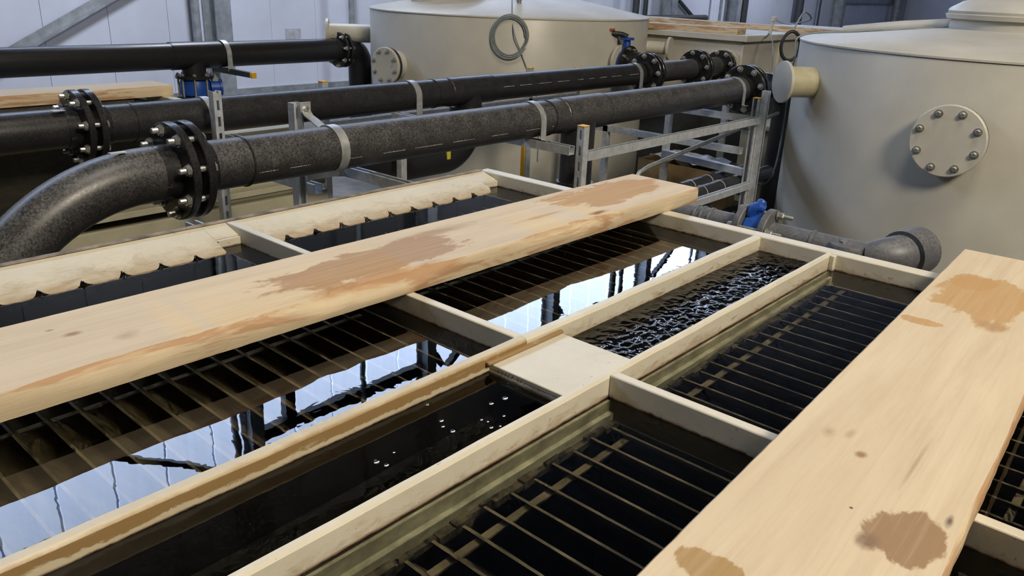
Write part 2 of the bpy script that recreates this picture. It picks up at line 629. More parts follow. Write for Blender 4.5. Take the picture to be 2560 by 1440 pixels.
def ibeam(mb, p0, p1, depth_dir, depth, width, tf=0.03, tw=0.03):
    p0, p1 = Vector(p0), Vector(p1)
    d = (p1 - p0)
    ln = d.length
    d.normalize()
    u = Vector(depth_dir).normalized()
    w = d.cross(u).normalized()
    h, b = depth / 2, width / 2
    poly = [(-h, -b), (-h + tf, -b), (-h + tf, -tw / 2), (h - tf, -tw / 2), (h - tf, -b), (h, -b), (h, b), (h - tf, b), (h - tf, tw / 2), (-h + tf, tw / 2), (-h + tf, b), (-h, b)]
    mb.prism(poly, p0, u, w, d, ln)
    return mb


for i, yc in enumerate((7.75, 12.7, 17.7, 22.7, 26.9, 36.4)):
    names = ['behind the pipe tee with the blue valve', 'behind the cone roof of the middle tank', 'mirrored in the water beside the far cross wall',
             'inside the pipe loop right of the middle tank', 'over the plank on the box tank', 'close to the dome lid of the nearer tank']
    c = thing('steel_column', (WX + 0.3, yc, 0), 'grey steel column on white wall ' + names[i], 'column', 'steel columns along the white wall')
    mb = ibeam(MB(), (WX + 0.25, yc, 0), (WX + 0.25, yc, HALL_TOP), (1, 0, 0), 0.44, 0.30)
    mb.build('column_shaft', M['steel_dark'], c, smooth=0)
    box('base_plate', (WX + 0.0, yc - 0.2, 0), (WX + 0.52, yc + 0.2, 0.025), M['steel_dark'], c)


def bar(name, p0, p1, r, mat, label, cat, group=None, parent=None):
    mb = MB()
    d, s, t = frame_for(Vector(p1) - Vector(p0))
    ln = (Vector(p1) - Vector(p0)).length
    mb.prism([(-r, -r), (r, -r), (r, -r + r * 0.3), (-r + r * 0.3, -r + r * 0.3), (-r + r * 0.3, r), (-r, r)], p0, s, t, d, ln)
    o = mb.build(name, mat, parent, smooth=0)
    if parent is None:
        tag(o, label, cat, group)
    return o


BX = WX + 0.15
bar('diagonal_brace', (BX, 2.95, 0.1), (BX, 7.15, 2.30), 0.075, M['brace'], 'pale grey angle brace sloping across the lower white wall', 'brace', 'wall braces')
bar('diagonal_brace', (BX, 2.95, 8.0), (BX, 7.15, 10.55), 0.075, M['steel_black'], 'dark brace in the high bay nearest the camera, mirrored in the water', 'brace', 'wall braces')
for yc, lb in ((12.7, 'third bay'), (17.7, 'fourth bay'), (22.7, 'fifth bay')):
    bar('knee_brace', (BX, yc + 0.22, 9.55), (BX, yc + 0.72, 10.25), 0.07, M['steel_black'], 'dark knee brace high in the %s of the wall, mirrored in the water' % lb, 'brace', 'high knee braces')
for ya, yb, za, zb, lb in ((24.9, 23.55, 9.3, 10.20, 'dark high brace mirrored in the water near the far rim'), (14.6, 13.55, 9.50, 10.25, 'dark high brace mirrored in the water beside the cover plate'),
                           (22.95, 26.6, 2.10, 0.25, 'dark brace sloping down the wall just over the box tank plank')):
    bar('diagonal_brace', (BX, ya, za), (BX, yb, zb), 0.07, M['steel_black'], lb, 'brace', 'far wall braces')
tag(box('wall_beam', (WX, 7.9, 9.88), (WX + 0.25, 12.55, 10.15), M['steel_black']), 'dark horizontal beam high on the wall, mirrored in the water', 'beam')
tag(box('wall_post', (WX, 8.62, 8.0), (WX + 0.2, 8.86, 10.15), M['steel_black']), 'short dark post high on the wall, mirrored in the water', 'post')
tag(box('wall_beam', (WX, 36.7, 1.86), (WX + 0.12, 45.0, 2.25), M['brace']), 'grey horizontal rail on the wall above the far right tank', 'beam')


def wallpipe(name, y, z0, z1, r, mat, label, x=WX + 0.35):
    o = MB().lathe((x, y, z0), (0, 0, 1), [(0, r), (z1 - z0, r)], 12).build(name, mat)
    return tag(o, label, 'pipe', 'upright pipes on the white wall')


wallpipe('downpipe', 7.30, 0, 12.5, 0.07, M['steel_dark'], 'thin grey downpipe beside the wall column behind the blue valve')
wallpipe('downpipe', 10.6, 0, 12.5, 0.06, M['steel_dark'], 'thin grey conduit on the wall left of the middle tank')
for y, r, mt, lb in ((20.75, 0.10, 'steel_black', 'black upright pipe at the corner of the pipe loop on the wall'), (21.25, 0.07, 'steel_black', 'slim black upright pipe inside the pipe loop on the wall'),
                     (25.8, 0.05, 'steel_dark', 'thin grey conduit left of the wall column over the plank'), (27.45, 0.14, 'steel_black', 'thick black upright pipe next to the wall column over the plank'),
                     (32.1, 0.15, 'steel_black', 'black upright pipe behind the probe on the box tank'), (34.1, 0.04, 'steel_black', 'thin black pole behind the cable on the box tank'),
                     (43.6, 0.22, 'steel_dark', 'dark upright pipe by the dome lid of the nearer tank')):
    wallpipe('upright_pipe', y, 0, 12.0, r, M[mt], lb)
tag(MB().lathe((WX + 0.58, 20.75, 1.32), (0, 1, 0), [(0, 0.09), (3.7, 0.09)], 12).build('wall_pipe', M['steel_black']), 'black horizontal pipe low on the wall behind the box tank plank', 'pipe')

# ------------------------------------------------------------------ settling tank in front
RIM = 1.48
WL = 1.435
TX0, TX1 = -2.035, 0.375
TY0, TY1 = -1.05, 2.19
MIDY = 1.118
TLx0, TLx1 = -0.945, -0.922      # trough left wall
TRx0, TRx1 = -0.732, -0.716      # trough right wall
tank = thing('settling_tank', ((TX0 + TX1) / 2, 0.6, 0), 'cream open settling tank full of dark water with inclined plates under the planks', 'tank')
P = M['paint']
RW = 0.045
# rim: outer walls with flat cream tops
MB().box((TX0, TY1 - RW, 0.35), (TX1, TY1, RIM)).build('far_wall', P, tank, bevel=0.004)
MB().box((TX0, TY0, 0.35), (TX0 + 0.018, TY1 - RW - 0.001, RIM)).build('outer_side_wall', M['paint_launder'], tank, bevel=0.004)
MB().box((TX1 - RW, TY0, 0.35), (TX1, TY1 - RW - 0.001, RIM)).build('outer_side_wall', P, tank, bevel=0.004)
MB().box((TX0 + 0.0185, TY0, 0.35), (TX1 - RW - 0.001, TY0 + RW, RIM)).build('near_wall', P, tank, bevel=0.004)
tb = box('tank_bottom', (TX0 + 0.02, TY0 + 0.03, 0.351), (TX1 - 0.03, TY1 - 0.03, 0.40), M['sludge'], tank)
for (x, y) in ((TX0 + 0.15, TY1 - 0.2), (TX1 - 0.15, TY1 - 0.2), (TX0 + 0.15, TY0 + 0.2), (TX1 - 0.15, TY0 + 0.2)):
    box('leg', (x - 0.06, y - 0.06, 0), (x + 0.06, y + 0.06, 0.35), M['galv'], tank)
# brown bead along the left rim
MB().box((TX0 + 0.001, TY0 + 0.06, RIM + 0.0002), (TX0 + 0.021, TY1 - RW - 0.002, RIM + 0.0032)).build('rim_bead', plain('brown_rim_edge', (0.30, 0.235, 0.165), 0.7, var=0.3, scale=18), tank, bevel=0.001)

# trough walls, slightly wavy top edge
def trough_wall(x0, x1, ya, yb, mat, name, bow=0.0, zb=0.80, n=60):
    mb = MB()
    rows = []
    for i in range(n + 1):
        y = ya + (yb - ya) * i / n
        b = bow * math.sin(PI * (i / n))
        dz = 0.0016 * mnoise.noise(Vector((x0 * 9, y * 9, 0)))
        rows.append([(x0 + b, y, zb), (x1 + b, y, zb), (x1 + b, y, RIM - 0.006 + dz), (x1 + b - 0.004, y, RIM + dz), (x0 + b + 0.004, y, RIM + dz), (x0 + b, y, RIM - 0.006 + dz)])
    vs = [p for r in rows for p in r]
    fs = []
    for i in range(n):
        for k in range(6):
            a = i * 6 + k
            b = i * 6 + (k + 1) % 6
            fs.append((a, b, b + 6, a + 6))
    fs.append((5, 4, 3, 2, 1, 0))
    k = n * 6
    fs.append(tuple(range(k, k + 6)))
    return mb.add(vs, fs).build(name, mat, tank, smooth=30)


FARY = TY1 - RW
trough_wall(TLx0, TLx1, TY0 + RW, MIDY, M['paint_ochre'], 'trough_wall')
trough_wall(TLx0, TLx1, MIDY + 0.0005, FARY, M['paint_trough'], 'trough_wall')
trough_wall(TRx0, TRx1, TY0 + RW, FARY, M['paint_trough'], 'trough_wall')
box('trough_floor', (TLx1, TY0 + RW, 1.24), (TRx0, FARY, 1.26), M['sludge'], tank)
# green angle rail below the waterline on the outer side of the trough
for ya, yb in ((TY0 + RW, MIDY - 0.012), (MIDY + 0.035, FARY - 0.012)):
    mb = MB().box((TRx1, ya, 1.385), (TRx1 + 0.007, yb, 1.428))
    mb.box((TRx1, ya, 1.345), (TRx1 + 0.016, yb, 1.384))
    mb.build('support_rail', M['algae'], tank, bevel=0.002)
    mb = MB()
    k = 0
    yy = ya
    while yy < yb - 0.03:
        w = 0.018 + 0.02 * random.random()
        mb.box((TRx1 + 0.012, yy, 1.335), (TRx1 + 0.020 + 0.012 * random.random(), yy + w, 1.352 + 0.012 * random.random()))
        yy += w
    tag(mb.build('silt_deposit', M['silt'], tank), 'fluffy brown silt along the rail', kind='stuff')
# cover slab across the trough
slab = MB().box((TLx1, 1.012, 1.452), (TRx0, 1.222, 1.4625)).build('cover_plate', M['paint'], tank, bevel=0.002)
MB().box((TLx1, 1.012, 1.40), (TRx0, 1.020, 1.4515)).build('cover_plate_skirt', M['paint_trough'], slab)
MB().box((TLx1 + 0.0005, 1.0, 1.4630), (TLx1 + 0.010, 1.224, 1.4700)).build('sealant_bead', M['paint_ochre'], slab, bevel=0.002)
dm = MB().lathe((0, 0, 0), (0, 0, 1), [(0, 0.0005), (0.003, 0.0018), (0.007, 0.0024), (0.010, 0.0016), (0.0115, 0.0004)], 8).mesh('drip', M['bubble'], Vector((0, 0, 0)))
for i in range(8):
    link('drip', dm, slab, (-0.895 + i * 0.0085 + (0.004 if i > 4 else 0), 1.009, 1.4475))
# cross walls
for (xa, xb) in ((TX0 + 0.0185, TLx0), (TRx1, TX1 - RW)):
    MB().box((xa, MIDY - 0.011, 0.6), (xb, MIDY + 0.011, RIM)).build('cross_wall', M['paint_clean'], tank, bevel=0.003)
    MB().box((xa, 0.055, 0.6), (xb, 0.077, RIM)).build('cross_wall', M['paint_clean'], tank, bevel=0.003)
MB().box((TRx1, FARY - 0.016, 1.405), (TRx1 + 0.014, FARY, 1.478)).build('corner_fillet', M['paint_trough'], tank, bevel=0.003)

# launder cover on the left: a curved cream sheet whose lower edge is scalloped at the waterline
WEX = -1.885
PITCHW = 0.0935
SHEET = [(-2.016, 1.4790), (-1.990, 1.4715), (-1.960, 1.4625), (-1.932, 1.4530), (-1.910, 1.4445), (-1.896, 1.4385), (-1.885, 1.4320), (-1.876, 1.4220)]


def sheet_at(z):
    for (a, b) in zip(SHEET, SHEET[1:]):
        if b[1] <= z <= a[1]:
            k = (a[1] - z) / (a[1] - b[1])
            return a[0] + (b[0] - a[0]) * k
    return SHEET[-1][0]


def launder_cover(ya, yb, teeth0, flat=None):
    n = int((yb - ya) / 0.0047)
    m = 16
    vs, fs = [], []
    for i in range(n + 1):
        y = ya + (yb - ya) * i / n
        ph = ((y - teeth0) / PITCHW) % 1.0
        q = abs(ph - 0.5) * 2.0            # 1 at a cusp, 0 in a lobe
        ze = 1.4330 + 0.0125 * max(0.0, (q - 0.10) / 0.90) ** 3.4 + 0.0012 * mnoise.noise(Vector((y * 60, 0, 0)))
        if flat:
            ze = flat
        for k in range(m + 1):
            z = 1.4790 + (ze - 1.4790) * (k / m) ** 1.0
            wob = 0.0010 * mnoise.noise(Vector((y * 12, z * 60, 1))) + (0.0 if flat else 0.0050) * (k / m) ** 2 * mnoise.noise(Vector((y * 70, z * 260, 3)))
            vs.append((sheet_at(z) + wob, y, z))
        for k in range(m + 1):
            z = 1.4790 + (ze - 1.4790) * (k / m)
            vs.append((sheet_at(z) - 0.004, y, z - 0.004))
    w = 2 * (m + 1)
    for i in range(n):
        for k in range(m):
            a = i * w + k
            fs.append((a, a + 1, a + 1 + w, a + w))
            b = a + m + 1
            fs.append((b, b + w, b + w + 1, b + 1))
        a = i * w + m
        fs.append((a, a + m + 1, a + m + 1 + w, a + w))
    return MB().add(vs, fs).build('launder_cover', M['paint_launder'], tank, smooth=40)


launder_cover(TY0 + RW, 1.036, 0.581)
launder_cover(1.160, 2.072, 1.228)
# glistening water beads at the cusps
gm2 = MB().lathe((0, 0, 0), (0, 0, 1), [(0, 0.001), (0.003, 0.0045), (0.006, 0.005), (0.009, 0.003), (0.011, 0.001)], 10).mesh('water_bead', M['bubble'], Vector((0, 0, 0)))
for base, cnt in ((0.581 - PITCHW, 6), (1.228, 9)):
    for i in range(cnt):
        link('water_bead', gm2, tank, (-1.899, base + i * PITCHW, 1.4345))
# dark trough lining behind the cover
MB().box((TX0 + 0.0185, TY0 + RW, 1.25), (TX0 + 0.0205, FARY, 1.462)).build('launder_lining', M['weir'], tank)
# closing boxes of the launder either side of the cross wall and at the far end
for (ya, yb) in ((1.0365, MIDY - 0.0115), (MIDY + 0.0115, 1.1595), (2.0725, FARY - 0.002)):
    launder_cover(ya, yb, 0.581, 1.4585)
    MB().box((-1.990, ya, 1.30), (-1.940, yb, 1.4570)).build('launder_end_box', M['paint_clean'], tank, bevel=0.001)
    MB().box((-1.9395, ya - 0.0004, 1.30), (-1.9370, ya + 0.003, 1.4560)).build('seam', M['weir'], tank)
# water bodies
def water(name, x0, x1, y0, y1, z, mat, label, nx=1, ny=1):
    mb = MB()
    mb.add([(x0, y0, z), (x1, y0, z), (x1, y1, z), (x0, y1, z)], [(0, 1, 2, 3)])
    o = mb.build(name, mat, tank, smooth=0)
    o['label'] = label
    return o


for (ya, yb) in ((0.077, MIDY - 0.011), (MIDY + 0.011, FARY), (TY0 + RW, 0.055)):
    water('water_surface', TX0 + 0.022, TLx0, ya, yb, WL, M['water'], 'still dark water reflecting the bright wall')
    water('water_surface', TRx1, TX1 - RW, ya, yb, WL, M['water'], 'still black water over the plates')
water('water_surface', TLx1, TRx0, TY0 + RW, 1.012, 1.446, M['water_trough'], 'black trough water with bubbles')

nx, ny = 60, 360
vs, fs = [], []
for j in range(ny + 1):
    y = 1.222 + (FARY - 1.222) * j / ny
    for i in range(nx + 1):
        x = TLx1 + (TRx0 - TLx1) * i / nx
        w = i / nx
        amp = 0.35 + 1.0 * min(1, w * 1.6)
        z = 1.438 + amp * (0.0030 * mnoise.noise(Vector((x * 62, y * 44, 0))) + 0.0020 * mnoise.noise(Vector((x * 130, y * 95, 4))) + 0.0015 * mnoise.noise(Vector((x * 14, y * 9, 8))))
        vs.append((x, y, z))
for j in range(ny):
    for i in range(nx):
        a = j * (nx + 1) + i
        fs.append((a, a + 1, a + nx + 2, a + nx + 1))
o = MB().add(vs, fs).build('water_surface', M['water_flow'], tank, smooth=180)
o['label'] = 'rippling trough water with bright glints'
# sloping plates
SZ = 1.352


def slat_mesh(x0, x1):
    mb = MB()
    h = 0.30
    dy = 0.17
    t = 0.0055
    mb.add([(x0, -t / 2, 0), (x1, -t / 2, 0), (x1, t / 2, 0), (x0, t / 2, 0), (x0, dy - t / 2, -h), (x1, dy - t / 2, -h), (x1, dy + t / 2, -h), (x0, dy + t / 2, -h)],
           [(0, 1, 2, 3), (4, 7, 6, 5), (0, 4, 5, 1), (1, 5, 6, 2), (2, 6, 7, 3), (3, 7, 4, 0)])
    return mb.mesh('slat', M['slat'], Vector((0, 0, 0)), 0)


smL = slat_mesh(-1.83, TLx0 - 0.002)
smR = slat_mesh(TRx1 + 0.022, TX1 - RW - 0.01)
PT = 0.0541
for ya, yb in ((0.10, MIDY - 0.03), (MIDY + 0.05, FARY - 0.03)):
    y = ya + 0.01
    while y < yb:
        if y < yb - 0.15:
            link('slat', smL, tank, (0, y + 0.018, SZ))
            link('slat', smR, tank, (0, y, SZ))
        else:
            link('slat', smL, tank, (0, y + 0.018, SZ))
            link('slat', smR, tank, (0, y, SZ))
        y += PT
    for x, w in ((-0.655, 0.013), (-1.40, 0.013), (-0.10, 0.013)):
        MB().box((x - w / 2, ya, SZ - 0.024), (x + w / 2, yb, SZ - 0.018)).build('plate_spacer_bar', M['slat'], tank)
# bubbles on the near trough water
bm_ = MB().lathe((0, 0, 0), (0, 0, 1), [(0, 0.0060), (0.0015, 0.0058), (0.003, 0.0050), (0.0045, 0.0030), (0.005, 0.0004)], 14).mesh('bubble', M['bubble'], Vector((0, 0, 0)))
bub = [(-0.832, 0.667, 1.1), (-0.815, 0.672, 0.9), (-0.834, 0.703, 0.5), (-0.852, 0.821, 0.9), (-0.837, 0.810, 0.7), (-0.815, 0.811, 1.0), (-0.909, 0.842, 0.8), (-0.834, 0.923, 1.0), (-0.830, 0.954, 1.3), (-0.808, 0.871, 0.6), (-0.779, 0.864, 0.8), (-0.772, 0.878, 0.5), (-0.790, 0.907, 0.6), (-0.796, 0.874, 0.5)]
for i, (bx_, by_, s) in enumerate(bub):
    o = link('bubble', bm_, None, (bx_, by_, 1.4462))
    o.scale = (s * 0.7, s * 0.7, s * 0.6)
    tag(o, 'tiny clear bubble floating on the black trough water', 'bubble', 'bubbles on the trough water')


# ------------------------------------------------------------------ planks
def plank(name, x0, y0, length, width, thick, rz, z, mat, label, wane_side=1, wane=0.012, seed=0, n=140, group=None):
    """length runs along local +y from (x0, y0) at the near end centre"""
    mb = MB()
    vs = []
    for i in range(n + 1):
        y = length * i / n - length / 2
        a = mnoise.noise(Vector((seed, y * 3.1, 0.3))) * 0.5 + 0.5
        b2 = mnoise.noise(Vector((seed + 5, y * 14.0, 0.3))) * 0.5 + 0.5
        c3 = mnoise.noise(Vector((seed + 9, y * 40.0, 0.7)))
        tap = min(1.0, (length / 2 - abs(y)) / 0.22)
        c = 0.0025 + wane * 1.25 * tap * max(0.0, a * 2.4 - 1.05) * (0.4 + 1.2 * b2)
        cz = min(thick * 0.62, 0.003 + 1.15 * c * (0.6 + 0.6 * b2))
        e = 0.0016 * c3
        e2 = 0.0010 * mnoise.noise(Vector((seed + 13, y * 30.0, 1.7)))
        w = width / 2
        pts = [(-w + e2, 0), (w + e - 0.002, 0), (w + e + 0.001, (thick - cz) * 0.5), (w + e, thick - cz), (w - c * 0.45 + e, thick - cz * 0.38), (w - c, thick), (-w + 0.003 + e2, thick), (-w + e2, thick - 0.003)]
        if wane_side < 0:
            pts = [(-p[0], p[1]) for p in reversed(pts)]
        vs += [(p[0], y, p[1]) for p in pts]
    fs = []
    for i in range(n):
        for k in range(8):
            a = i * 8 + k
            b = i * 8 + (k + 1) % 8
            fs.append((a, b, b + 8, a + 8))
    fs += [tuple(reversed(range(8))), tuple(range(n * 8, n * 8 + 8))]
    mb.add(vs, fs)
    me = mb.mesh(name, mat, Vector((0, 0, 0)), 40)
    R = Matrix.Rotation(rz, 3, 'Z')
    c = Vector((x0, y0, z)) + R @ Vector((0, length / 2, 0))
    o = link(name, me, None, c)
    o.rotation_euler = (0, 0, rz)
    return tag(o, label, 'plank', group)


WET = (0.38, 0.235, 0.115)
WET2 = (0.46, 0.27, 0.10)
# first plank: local y measured from its centre (length 3.2: -1.6 .. 1.6)
KN = (0.33, 0.20, 0.10)
pl1 = pine('wet_pine_board', ((0.02, 0.36, 0.085, 0.30, 0.85, WET), (-0.02, 1.32, 0.095, 0.27, 0.9, WET2), (0.105, 0.30, 0.02, 0.25, 0.5, (0.40, 0.21, 0.09)), (-0.06, 0.62, 0.03, 0.16, 0.6, WET),
                                (-0.019, -0.278, 0.012, 0.022, 1.0, KN), (0.048, -0.215, 0.022, 0.030, 0.6, (0.42, 0.29, 0.17)), (0.10, 1.10, 0.016, 0.05, 1.2, (0.24, 0.12, 0.06)),
                                (-0.06, -0.30, 0.006, 0.010, 0.9, KN), (0.02, 0.95, 0.012, 0.16, 0.4, WET2)), seed=3.1)
plank('plank', -1.413, -0.85, 3.20, 0.262, 0.048, -0.012, RIM + 0.001, pl1, 'long pale pine plank with dark wet patches lying across the settling tank', 1, 0.022, 2.3)
DAMP = (0.30, 0.185, 0.095)
pl2 = pine('pale_pine_board', ((0.080, 0.135, 0.048, 0.062, 0.95, DAMP), (0.045, 0.085, 0.016, 0.020, 0.9, (0.22, 0.14, 0.08)), (0.112, 0.195, 0.007, 0.026, 1.1, (0.16, 0.11, 0.08)), (-0.085, -0.085, 0.045, 0.030, 0.9, (0.36, 0.225, 0.085)), (-0.020, 0.277, 0.011, 0.013, 1.1, (0.30, 0.18, 0.09)),
                               (-0.077, 0.312, 0.013, 0.024, 0.8, (0.40, 0.29, 0.16)), (-0.050, 0.325, 0.008, 0.022, 0.5, (0.42, 0.31, 0.18)), (-0.01, 1.13, 0.11, 0.16, 0.7, WET2), (-0.055, 1.22, 0.05, 0.07, 0.6, WET2), (-0.08, 0.88, 0.04, 0.022, 0.7, WET2),
                               (0.03, 0.95, 0.03, 0.035, 0.6, (0.40, 0.24, 0.11)), (0.045, 0.30, 0.004, 0.11, 0.35, (0.36, 0.27, 0.17)), (0.010, 0.139, 0.003, 0.003, 1.2, (0.1, 0.07, 0.05))), seed=8.4)
plank('plank', -0.167, -0.70, 3.00, 0.262, 0.048, 0.046, RIM + 0.001, pl2, 'wide pale plank in the near corner with a brown damp blotch', 1, 0.006, 6.7)


# ------------------------------------------------------------------ pipework
def bolt_mesh(name, length, r, mat, nut_end=True):
    mb = MB()
    h = length / 2
    mb.lathe((0, 0, -h - 0.034), (0, 0, 1), [(0, r * 0.82), (0.003, r), (length + 0.034, r)], 10)
    mb.lathe((0, 0, -h - 0.014), (0, 0, 1), [(0, r * 1.45), (0.0012, r * 1.75), (0.0125, r * 1.75)], 6)
    mb.lathe((0, 0, -h - 0.0018), (0, 0, 1), [(0, r * 2.15), (0.0018, r * 2.15)], 14)
    mb.lathe((0, 0, h), (0, 0, 1), [(0, r * 2.15), (0.0018, r * 2.15)], 14)
    mb.lathe((0, 0, h + 0.0018), (0, 0, 1), [(0, r * 1.75), (0.009, r * 1.75), (0.0102, r * 1.45)], 6)
    return mb.mesh(name, mat, Vector((0, 0, 0)), 30)


BOLT_A = bolt_mesh('bolt', 0.078, 0.0100, M['zinc'])
BOLT_S = bolt_mesh('bolt', 0.075, 0.0070, M['bolt_dull'])


def quat_to(d):
    return Vector((0, 0, 1)).rotation_difference(Vector(d).normalized())


def joint(par, c, d, rp, rf, n=8, bolt=BOLT_A, half=0.040, plate=0.028, off=0.2, mat='flange', stub=0.05):
    """two bolted backing rings around stub ends; bolts are pieces of the first ring"""
    c = Vector(c)
    d, s, t = frame_for(d)
    f1 = MB().lathe(c - d * half, d, [(0, rp + 0.006), (0, rf - 0.003), (0.003, rf), (plate - 0.003, rf), (plate, rf - 0.003), (plate, rp + 0.006)], 40, caps=False)
    f1.f.append(tuple())
    f1.f.pop()
    o1 = f1.build('flange', M[mat], par)
    f2 = MB().lathe(c + d * (half - plate), d, [(0, rp + 0.006), (0, rf - 0.003), (0.003, rf), (plate - 0.003, rf), (plate, rf - 0.003), (plate, rp + 0.006)], 40, caps=False)
    o2 = f2.build('flange', M[mat], par)
    MB().lathe(c - d * (half + stub), d, [(0, rp + 0.004), (stub, rp + 0.006), (stub + 0.019, rp + 0.006), (stub + 0.0195, rp + 0.022), (stub + half - 0.0012, rp + 0.022)], 32).build('stub_end', M[mat], par)
    MB().lathe(c + d * (half + stub), -d, [(0, rp + 0.004), (stub, rp + 0.006), (stub + 0.019, rp + 0.006), (stub + 0.0195, rp + 0.022), (stub + half - 0.0012, rp + 0.022)], 32).build('stub_end', M[mat], par)
    MB().lathe(c - d * 0.0012, d, [(0, rp + 0.024), (0.0024, rp + 0.024)], 32).build('gasket', M['gasket'], par)
    q = quat_to(d)
    rb = (rp + rf) / 2 + 0.012
    for i in range(n):
        a = 2 * PI * (i + off) / n
        link('bolt', bolt, o1, c + (s * math.cos(a) + t * math.sin(a)) * rb, q)
    return o1


def ring(par, c, d, r, w, mat, name='weld_bead'):
    MB().lathe(Vector(c) - Vector(d).normalized() * w / 2, d, [(0, r - 0.002), (w * 0.2, r), (w * 0.8, r), (w, r - 0.002)], 32).build(name, mat, par)


def strap(name, c, r, w, mat, label, a0, a1, tail0, tail1, group='pipe straps'):
    """strap around a pipe running along y; angles in the xz plane"""
    c = Vector(c)
    pts = [Vector((c.x + p[0], c.y, c.z + p[1])) for p in tail0]
    pts += arc(c, r + 0.0015, a0, a1, 22, (1, 0, 0), (0, 0, 1))
    pts += [Vector((c.x + p[0], c.y, c.z + p[1])) for p in tail1]
    t = thing(name, (c.x, c.y, c.z - r), label, 'pipe strap', group)
    MB().ribbon(pts, (0, 1, 0), w, 0.004).build('band', mat, t, smooth=40)
    return t


RP = 0.085
# ---- pipe A (front)
AX, AZ = -2.55, 1.512
pa = thing('pipe_run', (AX, 2.5, AZ - RP), 'dusty black plastic pipe in front, bending down beside the tank with white print', 'pipe', 'black pipe runs')
MB().lathe((AX, 1.30, AZ), (0, 1, 0), [(0, RP), (2.04 - 0.09, RP)], 40).build('pipe', M['pipe_dusty'], pa)
MB().lathe((AX, 3.62, AZ), (0, 1, 0), [(0, RP), (1.64, RP)], 40).build('pipe', M['pipe_dusty'], pa)
MB().lathe((AX, 3.25, AZ), (0, 1, 0), [(0, RP + 0.001), (0.004, RP + 0.004), (0.37, RP + 0.004), (0.374, RP)], 40).build('tee', M['pipe_dusty'], pa)
MB().lathe((AX, 3.43, AZ - 0.03), (0, 0, -1), [(0, RP * 1.06), (0.16, RP * 1.05), (0.162, RP), (0.33, RP * 1.02), (0.331, RP * 1.16), (0.40, RP * 1.16), (0.401, RP), (1.45, RP)], 36).build('drop_pipe', M['pipe'], pa)
for y in (1.485, 3.145, 3.262, 3.615):
    ring(pa, (AX, y, AZ), (0, 1, 0), RP + 0.0045, 0.008, M['pipe'])
RB = 0.60
bend = arc((AX, 1.15, AZ - RB), RB, PI / 2, PI, 26)
MB().sweep([Vector((AX, 1.19, AZ))] + bend + [Vector((AX, 1.15 - RB, 0.5))], RP + 0.003, 40).build('elbow', M['pipe_dusty'], pa)
joint(pa, (AX, 1.262, AZ), (0, 1, 0), RP, 0.160, 8, off=0.25)
joint(pa, (AX, 5.30, AZ), (0, 1, 0), RP, 0.160, 8, off=0.3)
MB().sweep([Vector((AX, 5.33, AZ)), Vector((AX, 5.80, AZ))] + arc((AX, 5.80, AZ - 0.2), 0.2, PI / 2, 0, 10) + [Vector((AX, 6.0, 0.3))], RP, 28).build('elbow', M['pipe'], pa)
ring(pa, (AX, 5.62, AZ), (0, 1, 0), RP + 0.006, 0.05, M['pipe_far'])
# white print on the pipe wall
def print_line(par, x, y0, y1, z, r, ang, seedn, dens=0.75):
    rnd = random.Random(seedn)
    mb = MB()
    y = y0
    while y < y1:
        run = rnd.uniform(0.05, 0.16)
        e = min(y1, y + run)
        while y < e:
            w = rnd.uniform(0.0015, 0.0045)
            hgt = rnd.choice((0.0020, 0.0030, 0.0034))
            for (a, b2) in ((ang, ang + hgt / r),):
                vs = []
                for yy in (y, y + w):
                    for aa in (a, b2):
                        for rr in (r - 0.001, r + 0.0006):
                            vs.append((x + rr * math.cos(aa), yy, z + rr * math.sin(aa)))
                mb.add(vs, [(0, 1, 3, 2), (4, 6, 7, 5), (0, 4, 5, 1), (2, 3, 7, 6), (0, 2, 6, 4), (1, 5, 7, 3)])
            y += w + rnd.uniform(0.002, 0.005)
        y = e + rnd.uniform(0.05, 0.16)
    o = mb.build('printed_line', M['print'], par, smooth=0)
    o['kind'] = 'stuff'
    return o


print_line(pa, AX, 1.50, 3.12, AZ, RP, -0.36, 4)
MB().box((AX + 0.01, 1.03, AZ + RP - 0.0005), (AX + 0.03, 1.08, AZ + RP + 0.0030)).build('sticker', M['label_silver'], pa)

# ---- pipe B (behind it)
BXP, BZ = -3.72, 1.476
pb = thing('pipe_run', (BXP, 3.5, BZ - RP), 'black plastic pipe behind the dusty one, bolted flange near its left end', 'pipe', 'black pipe runs')
MB().lathe((BXP, 1.47, BZ), (0, 1, 0), [(0, RP), (4.30, RP)], 40).build('pipe', M['pipe'], pb)
MB().lathe((BXP, -0.8, BZ), (0, 1, 0), [(0, RP), (2.18, RP)], 40).build('pipe', M['pipe'], pb)
MB().lathe((BXP, 3.60, BZ), (0, 1, 0), [(0, RP + 0.001), (0.004, RP + 0.004), (0.39, RP + 0.004), (0.394, RP)], 40).build('tee', M['pipe'], pb)
for y in (1.63, 3.48, 3.615, 3.995):
    ring(pb, (BXP, y, BZ), (0, 1, 0), RP + 0.0045, 0.008, M['pipe'])
joint(pb, (BXP, 1.425, BZ), (0, 1, 0), RP, 0.160, 8, off=0.25)
joint(pb, (BXP, 5.90, BZ), (0, 1, 0), RP, 0.160, 8, off=0.1)
MB().lathe((BXP, 5.97, BZ), (0, 1, 0), [(0, RP), (0.7, RP)], 32).build('pipe', M['pipe_dusty'], pb)
joint(pb, (BXP, 6.70, BZ), (0, 1, 0), RP, 0.160, 8, off=0.2)
MB().lathe((BXP, 6.77, BZ), (0, 1, 0), [(0, RP), (0.35, RP)], 32).build('pipe', M['pipe_dusty'], pb)
joint(pb, (BXP, 7.16, BZ), (0, 1, 0), RP, 0.142, 8, off=0.3)
